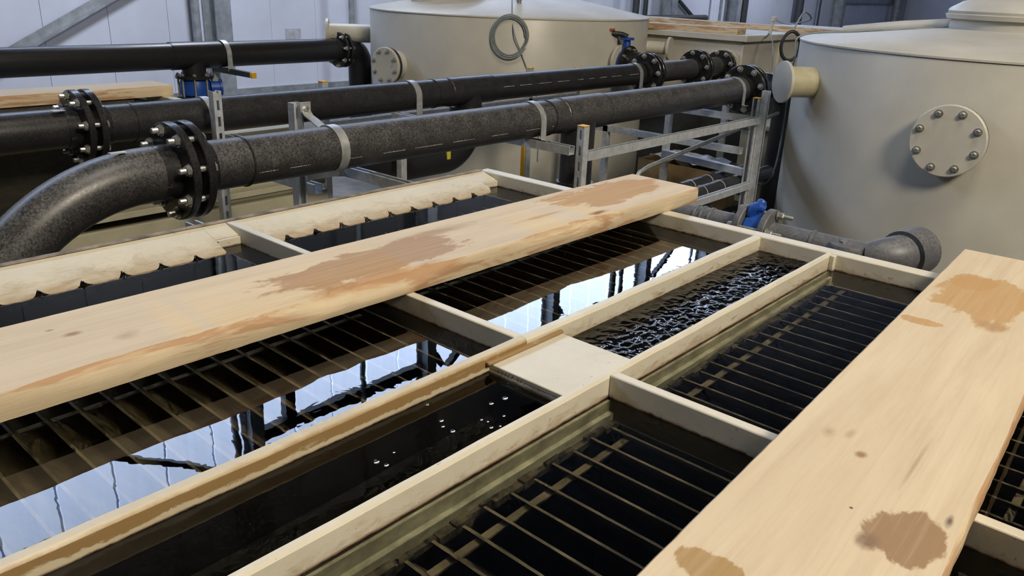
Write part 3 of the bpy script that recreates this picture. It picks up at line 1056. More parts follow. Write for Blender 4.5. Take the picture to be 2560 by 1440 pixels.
MB().lathe((BXP, 3.80, BZ - 0.02), (0, 0, -1), [(0, RP * 1.05), (0.14, RP * 1.05), (0.142, RP), (0.22, RP)], 32).build('drop_pipe', M['pipe_far'], pb)
MB().sweep([Vector((BXP, 3.78, BZ - 0.10))] + arc((BXP, 3.78 - 0.21, BZ - 0.19), 0.21, 0, -PI / 2, 14) + [Vector((BXP, 3.25, BZ - 0.40)), Vector((BXP, 2.95, BZ - 0.33)), Vector((BXP, 2.6, BZ - 0.28))], RP * 1.25, 32).build('elbow', M['pipe_far'], pb)
stk = MB().box((BXP + 0.098, 3.515, BZ - 0.395), (BXP + 0.1075, 3.545, BZ - 0.345)).build('sticker', M['label_yellow'], pb)
MB().box((BXP + 0.03, 1.288, BZ + RP + 0.0005), (BXP + 0.07, 1.335, BZ + RP + 0.002)).build('sticker', M['label_silver'], pb)
print_line(pb, BXP, 4.05, 5.65, BZ, RP, 0.15, 9)

# ---- pipe C (along the wall side)
CX, CZ, RC = -6.6, 1.468, 0.105
pc = thing('pipe_run', (CX, 3.0, CZ - RC), 'black pipe running far left along the white wall to the middle tank', 'pipe', 'black pipe runs')
MB().lathe((CX, -2.0, CZ), (0, 1, 0), [(0, RC), (6.95, RC)], 32).build('pipe', M['pipe_far'], pc)
MB().lathe((CX, 3.27, CZ), (0, 1, 0), [(0, RC + 0.001), (0.004, RC + 0.006), (0.43, RC + 0.006), (0.434, RC)], 32).build('tee', M['pipe_far'], pc)
MB().lathe((CX, 3.47, CZ - 0.03), (0, 0, -1), [(0, 0.10), (0.13, 0.095)], 28).build('drop_pipe', M['pipe_far'], pc)
MB().lathe((CX, 3.47, 1.286), (0, 0, 1), [(0, 0.155), (0.022, 0.155)], 36).build('flange', M['flange'], pc)
MB().lathe((CX, 3.47, 1.120), (0, 0, 1), [(0, 0.155), (0.022, 0.155)], 36).build('flange', M['flange'], pc)
MB().lathe((CX, 3.47, 0.5), (0, 0, 1), [(0, 0.1), (0.62, 0.1)], 28).build('drop_pipe', M['pipe_far'], pc)
rodm = MB().lathe((0, 0, -0.115), (0, 0, 1), [(0, 0.009), (0.23, 0.009)], 8)
rodm.lathe((0, 0, 0.095), (0, 0, 1), [(0, 0.017), (0.014, 0.017)], 6)
rodm = rodm.mesh('stud', M['bolt_dull'], Vector((0, 0, 0)))
for i in range(8):
    a = 2 * PI * (i + 0.35) / 8
    link('stud', rodm, pc, (CX + 0.132 * math.cos(a), 3.47 + 0.132 * math.sin(a), 1.215))
joint(pc, (CX, 4.98, CZ), (0, 1, 0), RC, 0.165, 8, off=0.2)
MB().sweep([Vector((CX, 5.02, CZ)), Vector((CX, 5.06, CZ))] + arc((CX, 5.07, CZ - 0.14), 0.14, PI / 2, 0, 8) + [Vector((CX, 5.21, 0.4))], RC * 1.1, 24).build('elbow', M['pipe_far'], pc)
strap('pipe_strap', (CX, 3.74, CZ), RC + 0.006, 0.045, M['strap'], 'galvanised strap over the far pipe beside its blue valve', PI * 1.05, -0.1, [(-0.115, -0.15)], [(0.115, -0.13)])
# blue wafer valve below the tee
vc = thing('wafer_valve', (CX, 3.47, 1.142), 'blue valve body between flanges under the far wall pipe', 'valve', 'blue valves')
MB().lathe((CX, 3.47, 1.143), (0, 0, 1), [(0, 0.11), (0.01, 0.122), (0.06, 0.128), (0.11, 0.122), (0.142, 0.11)], 36).build('valve_body', M['blue'], vc)
MB().lathe((CX + 0.10, 3.55, 1.214), (0.35, 1, 0), [(0, 0.05), (0.07, 0.05), (0.071, 0.068), (0.09, 0.068)], 20).build('valve_neck', M['blue'], vc)
# bracket arm with yellow end
br = thing('bracket_arm', (CX + 0.2, 3.74, 1.31), 'dark strut arm with a yellow end cap under the far pipe', 'bracket')
MB().box((CX - 0.14, 3.72, 1.315), (CX + 0.44, 3.76, 1.357)).build('arm', M['steel_black'], br)
MB().box((CX + 0.4405, 3.718, 1.313), (CX + 0.475, 3.762, 1.359)).build('end_cap', M['yellow'], br, bevel=0.003)
MB().box((CX - 0.175, 3.71, 0), (CX - 0.14, 3.77, 1.40)).build('post', M['galv'], br)


# ------------------------------------------------------------------ strut frames
def chan(mb, p0, p1, open_dir, s=0.041, t=0.0028, lip=0.008, slots=None):
    """cold-rolled C channel from p0 to p1, open towards open_dir; slots: cut slots into the web opposite the opening"""
    p0, p1 = Vector(p0), Vector(p1)
    d = (p1 - p0)
    ln = d.length
    d.normalize()
    v = Vector(open_dir)
    v = (v - d * v.dot(d)).normalized()
    u = v.cross(d).normalized()
    h = s / 2
    if not slots:
        poly = [(-h, -h), (h, -h), (h, h), (h - lip, h), (h - lip, h - t), (h - t, h - t), (h - t, -h + t), (-h + t, -h + t), (-h + t, h - t), (-h + lip, h - t), (-h + lip, h), (-h, h)]
        mb.prism(poly, p0, u, v, d, ln)
    else:
        for sg in (-1, 1):
            poly = [(sg * h, -h), (sg * h, h), (sg * (h - lip), h), (sg * (h - lip), h - t), (sg * (h - t), h - t), (sg * (h - t), -h)]
            mb.prism(poly, p0, u, v, d, ln)
            mb.prism([(sg * (h - t), -h), (sg * 0.007, -h), (sg * 0.007, -h + t), (sg * (h - t), -h + t)], p0, u, v, d, ln)
        pitch, sl = slots
        z = 0.0
        while z < ln:
            e = min(z + pitch - sl, ln)
            mb.prism([(-0.007, -h), (0.007, -h), (0.007, -h + t), (-0.007, -h + t)], p0 + d * z, u, v, d, e - z)
            z += pitch
    return mb


def cap(par, p, s=0.043, mat='yellow', h=0.006):
    return MB().box((p[0] - s / 2, p[1] - s / 2, p[2]), (p[0] + s / 2, p[1] + s / 2, p[2] + h)).build('end_cap', M[mat], par, bevel=0.002)


G = M['galv']
fr = thing('pipe_support', (-2.9, 1.95, 0), 'galvanised slotted strut frame holding the pipes near their left flanges', 'frame', 'pipe support frames')
chan(MB(), (-3.53, 1.945, 0), (-3.53, 1.945, 1.616), (-1, 0, 0), slots=(0.075, 0.045)).build('post', G, fr, smooth=0)
chan(MB(), (-2.735, 1.838, 0), (-2.735, 1.838, 1.665), (1, 0, 0)).build('post', G, fr, smooth=0)
chan(MB(), (-3.6, 2.045, 1.376), (-2.10, 2.045, 1.376), (0, 0, 1)).build('beam', G, fr, smooth=0)
chan(MB(), (-2.735, 1.865, 1.376), (-2.735, 2.02, 1.376), (0, 0, 1)).build('beam', G, fr, smooth=0)
chan(MB(), (-2.6, 1.30, 1.30), (-2.15, 1.30, 1.30), (0, 0, 1)).build('beam', G, fr, smooth=0)
chan(MB(), (-3.51, 1.945, 1.30), (-2.76, 1.945, 1.30), (0, 0, 1)).build('beam', G, fr, smooth=0)
chan(MB(), (-2.58, 1.30, 0), (-2.58, 1.30, 1.275), (1, 0, 0)).build('post', G, fr, smooth=0)

fr2 = thing('pipe_support', (-2.7, 4.0, 0), 'galvanised strut frame with yellow capped post beside the tank far corner', 'frame', 'pipe support frames')
po = chan(MB(), (-2.262, 3.085, 0), (-2.262, 3.085, 1.515), (0, 1, 0), slots=(0.075, 0.045)).build('post', G, fr2, smooth=0)
cap(po, (-2.262, 3.085, 1.5152))
chan(MB(), (-3.55, 3.035, 1.404), (-2.285, 3.035, 1.404), (0, 0, 1)).build('beam', G, fr2, smooth=0)
chan(MB(), (-2.262, 3.108, 1.372), (-2.262, 4.955, 1.372), (0, 0, 1)).build('beam', G, fr2, smooth=0)
chan(MB(), (-2.262, 3.108, 0.95), (-2.262, 4.955, 0.95), (0, 0, 1)).build('beam', G, fr2, smooth=0)
po = chan(MB(), (-2.300, 4.978, 0), (-2.300, 4.978, 1.50), (0, -1, 0)).build('post', G, fr2, smooth=0)
cap(po, (-2.300, 4.978, 1.5005))
po = chan(MB(), (-2.256, 5.000, 0), (-2.256, 5.000, 1.552), (1, 0, 0)).build('post', G, fr2, smooth=0)
chan(MB(), (-3.60, 5.02, 1.36), (-2.285, 5.02, 1.36), (0, 0, 1)).build('beam', G, fr2, smooth=0)
chan(MB(), (-2.95, 4.985, 1.05), (-2.325, 4.985, 1.02), (0, 0, -1), s=0.045).build('beam', plain('pale_tube', (0.50, 0.54, 0.62), 0.5, 0.3), fr2, smooth=0)
po = chan(MB(), (-3.52, 3.06, 0), (-3.52, 3.06, 1.38), (0, 1, 0)).build('post', G, fr2, smooth=0)
for (x, y, zt) in ((-3.35, 4.85, 1.33), (-3.0, 5.95, 1.36), (-2.95, 5.02, 1.335)):
    chan(MB(), (x, y, 0), (x, y, zt), (0, 1, 0)).build('post', G, fr2, smooth=0)
chan(MB(), (-3.5, 4.85, 1.18), (-2.3, 4.85, 1.18), (0, 0, 1)).build('beam', G, fr2, smooth=0)
# far frame with yellow caps peeping above pipe B
fr3 = thing('pipe_support', (-4.05, 4.2, 0), 'low galvanised posts with yellow caps behind the second black pipe', 'frame', 'pipe support frames')
for (x, y, zt) in ((-4.02, 2.90, 1.556), (-4.02, 4.76, 1.546), (-4.02, 5.35, 1.520)):
    po = chan(MB(), (x, y, 0), (x, y, zt - 0.008), (0, 1, 0)).build('post', G, fr3, smooth=0)
    cap(po, (x, y, zt - 0.0075), h=0.008)
chan(MB(), (-4.02, 2.92, 1.30), (-4.02, 5.33, 1.30), (0, 0, 1)).build('beam', G, fr3, smooth=0)
# yellow-edged upright behind the far corner
yp = thing('strut_post', (-3.28, 3.86, 0), 'grey strut post with a yellow strip behind the tank far corner', 'post')
chan(MB(), (-3.28, 3.88, 0), (-3.28, 3.88, 1.37), (0, 1, 0)).build('post', G, yp, smooth=0)
MB().box((-3.300, 3.8545, 0.3), (-3.272, 3.8590, 1.36)).build('yellow_strip', M['yellow'], yp)

# straps
t = strap('pipe_strap', (AX, 1.866, AZ), RP, 0.040, M['strap'], 'wide galvanised strap hooked on a post around the front pipe', PI * 0.70, -PI * 0.36, [(-0.162, 0.148), (-0.160, 0.122), (-0.140, 0.104), (-0.105, 0.092)], [])
MB().lathe((AX - 0.158, 1.866, AZ + 0.132), (1, 0, 0), [(0, 0.010), (0.010, 0.010), (0.011, 0.006)], 6).build('bolt', M['zinc'], t)
MB().box((AX - 0.1625, 1.842, AZ + 0.118), (AX - 0.158, 1.890, AZ + 0.156)).build('tab', M['strap'], t)
strap('pipe_strap', (AX, 3.035, AZ), RP, 0.038, M['strap'], 'galvanised strap over the middle of the front pipe on a cross beam', PI, 0, [(-0.125, -0.084), (-0.095, -0.084), (-0.0868, -0.078)], [(0.0868, -0.078), (0.095, -0.084), (0.125, -0.084)])
strap('pipe_strap', (AX, 5.12, AZ), RP, 0.036, M['strap'], 'galvanised strap at the far end of the front pipe', PI, 0, [(-0.0868, -0.085)], [(0.0868, -0.085), (0.12, -0.088)])
strap('pipe_strap', (BXP, 1.985, BZ), RP, 0.036, M['strap'], 'strap on the second pipe beside the slotted post', PI, 0, [(-0.0868, -0.08)], [(0.0868, -0.08)])
strap('pipe_strap', (BXP, 3.30, BZ), RP, 0.045, M['strap'], 'galvanised strap in the middle of the second pipe', PI, 0, [(-0.0868, -0.10)], [(0.0868, -0.10)])
strap('pipe_strap', (BXP, 5.69, BZ), RP, 0.045, M['strap'], 'galvanised strap on the second pipe by its far flange', PI, 0, [(-0.0868, -0.10)], [(0.0868, -0.10)])

# ------------------------------------------------------------------ small pipe behind the far rim
SY, SZp, RS = 2.50, 1.388, 0.040
sp_ = thing('small_pipe', (-1.1, SY, SZp - RS), 'dusty grey pipe with flanged blue valve and elbow behind the far rim', 'pipe')
MB().lathe((-1.50, SY, SZp), (1, 0, 0), [(0, RS), (0.355, RS)], 28).build('pipe', M['pipe_grey'], sp_)
MB().sweep([Vector((-1.50, SY, SZp))] + arc((-1.50, SY, SZp - 0.09), 0.09, PI / 2, PI, 10, (1, 0, 0), (0, 0, 1)) + [Vector((-1.59, SY, 0.3))], RS, 24).build('drop_pipe', M['pipe_grey'], sp_)
MB().lathe((-1.055, SY, SZp), (1, 0, 0), [(0, RS), (0.32, RS)], 28).build('pipe', M['pipe_grey'], sp_)
for x in (-1.315, -1.29, -1.26, -0.90):
    ring(sp_, (x, SY, SZp), (1, 0, 0), RS + 0.004, 0.010, M['pipe_grey'])
for x in (-1.150, -1.062):
    fl = MB().lathe((x, SY, SZp), (1, 0, 0), [(0, 0.078), (0.003, 0.081), (0.021, 0.081), (0.024, 0.078)], 36).build('flange', M['pipe_grey'], sp_)
    if x < -1.1:
        for i in range(4):
            a = 2 * PI * (i + 0.18) / 4
            q = quat_to((-1, 0, 0))
            me = BOLT_S
            o = link('bolt', me, fl, (x + 0.057, SY - 0.063 * math.cos(a), SZp + 0.063 * math.sin(a)), q)
            o.scale = (1.0, 1.0, 1.55)
# saddle with nut, then thick end elbow
MB().lathe((-0.79, SY, SZp), (0, 0, 1), [(-0.06, 0.060), (0.015, 0.064), (0.028, 0.058), (0.031, 0.030)], 28).build('saddle', M['pipe_grey'], sp_)
MB().lathe((-0.80, SY - 0.015, SZp + 0.030), (-0.2, -0.6, 1), [(0, 0.013), (0.004, 0.013), (0.0045, 0.009), (0.012, 0.009)], 6).build('nut', M['zinc'], sp_)
MB().sweep([Vector((-0.74, SY, SZp)), Vector((-0.70, SY + 0.015, SZp + 0.004)), Vector((-0.665, SY + 0.05, SZp + 0.006)), Vector((-0.645, SY + 0.10, SZp + 0.008))], [RS, RS + 0.015, RS + 0.022, RS + 0.024], 28).build('elbow', M['pipe_grey'], sp_)
MB().sweep([Vector((-0.652, SY + 0.07, SZp + 0.008)), Vector((-0.63, SY + 0.16, SZp + 0.010))], RS + 0.034, 30).build('coupling', M['pipe_grey'], sp_)
for x in (-1.35, -0.95):
    box('pipe_prop', (x - 0.02, SY - 0.02, 0), (x + 0.02, SY + 0.02, SZp - RS - 0.0005), G, sp_)
vb = thing('wafer_valve', (-1.094, SY, SZp - 0.06), 'bright blue small valve clamped behind the far rim', 'valve', 'blue valves')
MB().lathe((-1.125, SY, SZp), (1, 0, 0), [(0, 0.052), (0.006, 0.058), (0.054, 0.058), (0.060, 0.052)], 32).build('valve_body', M['blue'], vb)
MB().sweep([Vector((-1.115, SY - 0.018, SZp + 0.050)), Vector((-1.105, SY - 0.016, SZp + 0.078)), Vector((-1.092, SY - 0.01, SZp + 0.086)), Vector((-1.080, SY + 0.002, SZp + 0.078))], [0.016, 0.019, 0.019, 0.015], 16).build('valve_neck', M['blue'], vb)
MB().lathe((-1.092, SY - 0.006, SZp + 0.085), (0.3, 0.4, 1), [(0, 0.015), (0.014, 0.017), (0.022, 0.013), (0.025, 0.004)], 16).build('valve_knob', M['blue'], vb)


# ------------------------------------------------------------------ filter tanks
def filter_tank(name, cx, cy, R, ztop, label, cone_r, cone_h, seed):
    t = thing(name, (cx, cy, 0), label, 'tank', 'round beige filter tanks')
    MB().lathe((cx, cy, 0), (0, 0, 1), [(0, R - 0.01), (0.02, R), (ztop - 0.012, R), (ztop, R - 0.006)], 128).build('shell', M['grp'], t, smooth=30)
    MB().lathe((cx, cy, ztop - 0.001), (0, 0, 1), [(0, R + 0.004), (0.010, R + 0.004), (0.022, R - 0.02), (cone_h * 0.55, (R + cone_r) / 2 + 0.02), (cone_h, cone_r)], 128).build('cone_roof', M['grp_pale'], t, smooth=40)
    return t


def blind_flange(par, c, d, rf, rn, nl, n, off, boltr=0.011, thick=0.026, ring_t=0.02):
    c = Vector(c)
    d, s, t = frame_for(d)
    st = MB().lathe(c - d * 0.06, d, [(0, rn), (nl + 0.06, rn)], 36).build('nozzle', M['grp_pale'], par)
    b0 = c + d * nl
    b0 = b0 - d * (ring_t - 0.02)
    MB().lathe(b0, d, [(0, rf * 0.985), (ring_t, rf * 0.985)], 44).build('backing_ring', M['flange'], par)
    b0 = b0 + d * (ring_t - 0.02)
    cv = MB().lathe(b0 + d * 0.0205, d, [(0, rf - 0.002), (0.003, rf), (thick - 0.004, rf), (thick, rf - 0.005)], 48).build('cover_disc', M['grp_pale'], par)
    hm = MB().lathe((0, 0, 0), (0, 0, 1), [(0, boltr * 1.7), (0.003, boltr * 1.7)], 14)
    hm.lathe((0, 0, 0.003), (0, 0, 1), [(0, boltr * 1.25), (0.012, boltr * 1.2), (0.015, boltr * 0.9)], 6)
    hm = hm.mesh('bolt', M['bolt_dull'], Vector((0, 0, 0)))
    q = quat_to(d)
    for i in range(n):
        a = 2 * PI * (i + off) / n
        link('bolt', hm, cv, b0 + d * (0.0207 + thick) + (s * math.cos(a) + t * math.sin(a)) * rf * 0.80, q)
    return cv


ZT = 1.86
ACX, ACY, AR = -5.48, 6.15, 1.33
ta = filter_tank('filter_tank', ACX, ACY, AR, ZT, 'round beige tank in the middle with a cone roof and hanging cable coil', 0.25, 0.215, 1)
fa = math.radians(-97)
pdir = Vector((math.cos(fa), math.sin(fa), 0))
blind_flange(ta, (ACX + pdir.x * AR + 0.06, ACY + pdir.y * AR + 0.03, 1.425), (math.cos(math.radians(-82)), math.sin(math.radians(-82)), 0), 0.155, 0.115, 0.17, 8, 0.4, ring_t=0.03)
# side nozzles
MB().lathe((ACX - 0.95, ACY - 0.90, 1.62), (-0.55, -0.62, 0), [(0, 0.085), (0.42, 0.085), (0.421, 0.13), (0.445, 0.13)], 30).build('nozzle', M['grp_pale'], ta)
MB().lathe((ACX + 1.0, ACY + 0.80, 1.60), (0.80, 0.25, 0), [(0, 0.06), (0.27, 0.06), (0.271, 0.105), (0.295, 0.105)], 30).build('nozzle', M['grp_pale'], ta)
MB().lathe((ACX - 0.20, ACY - 0.66, ZT + 0.02), (0, 0, 1), [(0, 0.32), (0.24, 0.32), (0.241, 0.36), (0.28, 0.36)], 48).build('neck', M['grp_pale'], ta)
MB().lathe((ACX + 0.62, ACY - 0.58, ZT + 0.07), (0, 0, 1), [(0, 0.02), (0.06, 0.02), (0.061, 0.028), (0.30, 0.028)], 16).build('vent_stub', M['bolt_dull'], ta)
# tank B
TBX, TBY, TBR = -1.02, 5.81, 1.30
tbk = filter_tank('filter_tank', TBX, TBY, TBR, ZT, 'large beige tank filling the upper corner with a bolted round manhole', 0.36, 0.13, 2)
fb = math.radians(-90.5)
pdir = Vector((math.cos(fb), math.sin(fb), 0))
blind_flange(tbk, (TBX + pdir.x * TBR, TBY + pdir.y * TBR, 1.478), pdir, 0.178, 0.14, 0.03, 8, 0.42, 0.012)
MB().lathe((TBX - 0.02, TBY - 0.05, ZT + 0.04), (0, 0, 1), [(0, 0.43), (0.13, 0.42)], 64).build('neck', M['grp_pale'], tbk)
MB().lathe((TBX - 0.02, TBY - 0.05, ZT + 0.171), (0, 0, 1), [(0, 0.445), (0.025, 0.455), (0.03, 0.44), (0.045, 0.445), (0.06, 0.435), (0.10, 0.37), (0.14, 0.20), (0.15, 0.02)], 64).build('dome_lid', M['grp_pale'], tbk)
MB().lathe((TBX - 0.02, TBY - 0.05, ZT + 0.1698), (0, 0, 1), [(0, 0.44), (0.0012, 0.44)], 64).build('lid_seal', M['gasket'], tbk)
nd = Vector((-0.62, -0.78, 0)).normalized()
na = Vector((TBX + TBR * math.cos(math.radians(226)), TBY + TBR * math.sin(math.radians(226)), 1.645))
nz = MB().lathe(na - nd * 0.10, nd, [(0, 0.088), (0.28, 0.088)], 36).build('nozzle', plain('yellowed_laminate', (0.46, 0.42, 0.27), 0.45, var=0.08), tbk)
MB().lathe(na + nd * 0.1802, nd, [(0, 0.120), (0.016, 0.120), (0.018, 0.117)], 40).build('nozzle_cap', M['grp'], tbk)
MB().sweep([Vector((TBX - 0.40, TBY + 0.02, ZT + 0.135)), Vector((TBX - 0.8, TBY + 0.13, ZT + 0.095)), Vector((TBX - 1.20, TBY + 0.24, ZT + 0.040))], 0.036, 16).build('roof_duct', M['grp_pale'], tbk)

# ------------------------------------------------------------------ box tank
bt = thing('box_tank', (-4.0, 8.2, 0), 'pale rectangular tank with a lid standing behind the pipes', 'tank')
BXR, BYF, BZT = -3.565, 7.26, 1.70
MB().box((-4.68, BYF + 0.02, 0.0), (BXR - 0.02, 10.7, 1.149)).build('recess_shade', M['steel_black'], bt)  # black block added to darken the shadowed recess under the tank body
MB().box((-4.70, BYF, 1.15), (BXR, 10.8, BZT)).build('body', M['grp_pale'], bt, bevel=0.01)
MB().box((-4.72, BYF - 0.05, BZT + 0.001), (BXR + 0.05, 10.85, BZT + 0.058)).build('lid', M['grp_pale'], bt, bevel=0.006)
MB().lathe((BXP, BYF + 0.01, BZ), (0, -1, 0), [(0, 0.10), (0.035, 0.10), (0.036, 0.155), (0.06, 0.155)], 36).build('nozzle', M['grp_pale'], bt)
for y in (8.0, 8.9, 9.8):
    MB().box((BXR, y, 1.16), (BXR + 0.03, y + 0.05, BZT)).build('rib', M['grp_pale'], bt, bevel=0.004)
pine_far = pine('far_pine_board', ((0.0, 0.0, 0.05, 0.2, 0.5, WET2),), seed=12.0)
LZ = BZT + 0.0585
plank('plank', -3.68, 7.42, 0.98, 0.23, 0.055, math.radians(97), LZ + 0.001, pine_far, 'short plank lying over the lid of the pale box tank', 1, 0.004, 4, 40, 'boards on the box tank')
plank('plank', -3.05, 8.6, 3.0, 0.23, 0.05, math.radians(83), LZ + 0.001, pine_far, 'second plank further back on the pale box tank lid', 1, 0.004, 5, 40, 'boards on the box tank')
# level probe on the lid
pr = thing('level_probe', (-3.42, 7.9, LZ), 'small grey probe standing on the box tank lid', 'probe')
MB().lathe((-3.62, 7.9, LZ), (0.15, 0, 1), [(0, 0.02), (0.03, 0.02), (0.031, 0.014), (0.12, 0.014), (0.121, 0.026), (0.16, 0.026)], 12).build('probe_body', M['grp_pale'], pr)


# ------------------------------------------------------------------ butterfly valve at the middle tank
bv = thing('butterfly_valve', (-3.95, 6.02, 1.3), 'blue butterfly valve with black lever handle beside the middle tank', 'valve', 'blue valves')
VX, VY, VZ = -4.06, 6.08, 1.52
ax = Vector((1, 0.0, 0))
MB().lathe((VX - 0.025, VY, VZ), ax, [(0, 0.10), (0.05, 0.10)], 32).build('valve_body', M['blue'], bv)
MB().lathe((VX, VY, VZ + 0.08), (0, 0, 1), [(0, 0.045), (0.05, 0.035), (0.11, 0.030), (0.111, 0.06), (0.130, 0.06)], 18).build('valve_neck', M['blue'], bv)
MB().sweep([Vector((VX, VY, VZ + 0.212)), Vector((VX - 0.04, VY - 0.02, VZ + 0.232)), Vector((VX - 0.07, VY - 0.04, VZ + 0.236)), Vector((VX - 0.14, VY - 0.10, VZ + 0.236))], [0.026, 0.022, 0.022, 0.024], 12).build('lever', M['cable_black'], bv)
MB().box((VX - 0.155, VY - 0.125, VZ + 0.2605), (VX - 0.085, VY - 0.065, VZ + 0.280)).build('lever_grip', M['red'], bv, bevel=0.004)
vst = thing('valve_spool', (VX + 0.09, VY, VZ - 0.14), 'short black flanged spool joining the blue lever valve to the pipe', 'pipe')
MB().lathe((VX + 0.026, VY, VZ), ax, [(0, 0.145), (0.02, 0.145)], 36).build('flange', M['flange'], vst)
MB().lathe((VX + 0.0465, VY, VZ), ax, [(0, 0.10), (0.155, 0.095)], 30).build('spool', M['flange'], vst)
hm = MB().lathe((0, 0, 0), (0, 0, 1), [(0, 0.016), (0.014, 0.016)], 6).mesh('bolt', M['zinc'], Vector((0, 0, 0)))
for i in range(8):
    a = 2 * PI * (i + 0.3) / 8
    link('bolt', hm, vst, (VX + 0.0467, VY + 0.122 * math.cos(a), VZ + 0.122 * math.sin(a)), quat_to(ax))
MB().lathe((VX - 0.030, VY, VZ), -ax, [(0, 0.15), (0.025, 0.15), (0.026, 0.095), (0.30, 0.095)], 36).build('nozzle', M['grp_pale'], ta)


# ------------------------------------------------------------------ cables
def cable(name, pts, r, mat, label, n=6, closed=False, group='cables'):
    P_ = [Vector(p) for p in pts]
    out = []
    m = len(P_)
    for i in range(m if closed else m - 1):
        p0, p1, p2, p3 = P_[(i - 1) % m if closed else max(i - 1, 0)], P_[i], P_[(i + 1) % m], P_[(i + 2) % m if closed else min(i + 2, m - 1)]
        for k in range(n):
            t = k / n
            out.append(0.5 * ((2 * p1) + (-p0 + p2) * t + (2 * p0 - 5 * p1 + 4 * p2 - p3) * t * t + (-p0 + 3 * p1 - 3 * p2 + p3) * t ** 3))
    if not closed:
        out.append(P_[-1])
    o = MB().sweep(out, r, 8, closed=closed).build(name, mat, smooth=60)
    return tag(o, label, 'cable', group)


def on_shell(cx, cy, R, az_deg, z, off=0.008):
    a = math.radians(az_deg)
    return Vector((cx + (R + off) * math.cos(a), cy + (R + off) * math.sin(a), z))


# coil hung on the middle tank
pts = []
for k in range(3):
    for j in range(12):
        a = 2 * PI * j / 12
        rr = 0.125 + 0.012 * k
        az = -48 + math.degrees((rr * math.cos(a)) / AR)
        pts.append(on_shell(ACX, ACY, AR, az, 1.72 + rr * 1.15 * math.sin(a), 0.012 + 0.008 * k))
cable('cable_coil', pts, 0.006, M['cable_grey'], 'loose coil of thin grey cable hanging on the middle tank', 4)
cable('cable', [Vector((ACX + 0.62, ACY - 0.6, ZT + 0.42)), Vector((ACX + 0.72, ACY - 0.78, ZT + 0.30)), on_shell(ACX, ACY, AR, -47, 1.80), on_shell(ACX, ACY, AR, -43, 1.55), on_shell(ACX, ACY, AR, -37, 1.20), on_shell(ACX, ACY, AR, -36, 0.7)], 0.005, M['cable_grey'], 'thin grey cable trailing down the middle tank from its coil')
# cable over the corner tank
cable('cable', [Vector((TBX - 0.38, TBY - 0.20, ZT + 0.12)), Vector((TBX - 0.9, TBY - 0.28, ZT + 0.065)), on_shell(TBX, TBY, TBR, 197, ZT + 0.02, 0.0), on_shell(TBX, TBY, TBR, 203, 1.76, 0.012), on_shell(TBX, TBY, TBR, 200, 1.60, 0.03), on_shell(TBX, TBY, TBR, 196, 1.3, 0.03),
                on_shell(TBX, TBY, TBR, 197, 0.95, 0.05), on_shell(TBX, TBY, TBR, 192, 0.84, 0.16), on_shell(TBX, TBY, TBR, 190, 1.0, 0.26), on_shell(TBX, TBY, TBR, 190, 1.3, 0.28), on_shell(TBX, TBY, TBR, 188, 1.45, 0.30)], 0.0055, M['cable_grey'], 'thin blue grey cable looping down beside the corner tank nozzle')
pts = []
for j in range(14):
    a = 2 * PI * j / 14
    pts.append(Vector((-2.66 + 0.052 * math.sin(a), 6.2 + 0.05 * math.sin(a), 1.76 + 0.105 * math.cos(a))))
cable('cable_loop', pts, 0.013, M['cable_black'], 'black cable bundle hanging in a loop over the corner tank nozzle', 4, True)
cable('cable', [Vector((-2.66, 6.2, 1.866)), Vector((-2.72, 6.5, 2.00)), Vector((-2.95, 7.2, 1.93)), Vector((-3.45, 7.9, 1.86)), Vector((-3.62, 7.9, 1.90))], 0.007, M['cable_grey'], 'grey cable from the probe to the black loop')
cable('cable', [Vector((-3.512, 7.6, 1.74)), Vector((-3.38, 7.4, 1.78)), Vector((-3.25, 7.21, 1.66)), Vector((-3.22, 7.2, 1.45)), Vector((-3.1, 7.0, 1.52)), Vector((-2.95, 6.7, 1.58)), Vector((-2.67, 6.2, 1.66))], 0.007, M['cable_grey'], 'grey cable drooping across the box tank side')

# ------------------------------------------------------------------ second settling tank on the left
t2 = thing('settling_tank', (-4.4, 0.5, 0), 'second cream settling tank behind the pipes at the left edge', 'tank')
X0, X1, YE = -4.80, -3.98, 2.16
MB().box((X1 - 0.05, -2.5, 1.02), (X1, YE, RIM)).build('outer_side_wall', M['paint'], t2, bevel=0.004)
MB().box((X0, -2.5, 1.02), (X0 + 0.05, YE, RIM)).build('outer_side_wall', M['paint'], t2, bevel=0.004)
MB().box((X0 + 0.051, YE - 0.045, 1.02), (X1 - 0.051, YE, RIM)).build('far_wall', M['paint'], t2, bevel=0.004)
MB().box((X0 + 0.05, -2.5, 0.95), (X1 - 0.05, YE - 0.05, 1.02)).build('tank_bottom', M['sludge'], t2)
MB().box((X1 - 0.28, -2.5, 1.10), (X1 - 0.262, YE - 0.05, 1.445)).build('launder_wall', M['paint_launder'], t2)
MB().add([(X0 + 0.05, -2.5, 1.43), (X1 - 0.05, -2.5, 1.43), (X1 - 0.05, YE - 0.045, 1.43), (X0 + 0.05, YE - 0.045, 1.43)], [(0, 1, 2, 3)]).build('water_surface', M['water'], t2, smooth=0)
MB().box((X1 - 0.02, -2.5, 0.985), (X1 + 0.08, 2.80, 1.018)).build('base_beam', M['grp_olive'], t2, bevel=0.004)
MB().box((X1 - 0.55, -2.5, 0.0), (X1 + 0.02, 2.86, 0.93)).build('plinth', M['grp_olive'], t2, bevel=0.006)
MB().box((X1 - 0.3, 2.17, 0.9305), (X1 - 0.10, 2.78, 1.30)).build('hopper_side', M['grp_olive'], t2, bevel=0.004)
MB().box((X0, -2.5, 0.0), (X1 - 0.56, YE, 0.949)).build('lower_body', M['grp_olive'], t2)
pine3 = pine('left_pine_board', ((0.05, 0.6, 0.05, 0.2, 0.6, WET2),), seed=17.0)
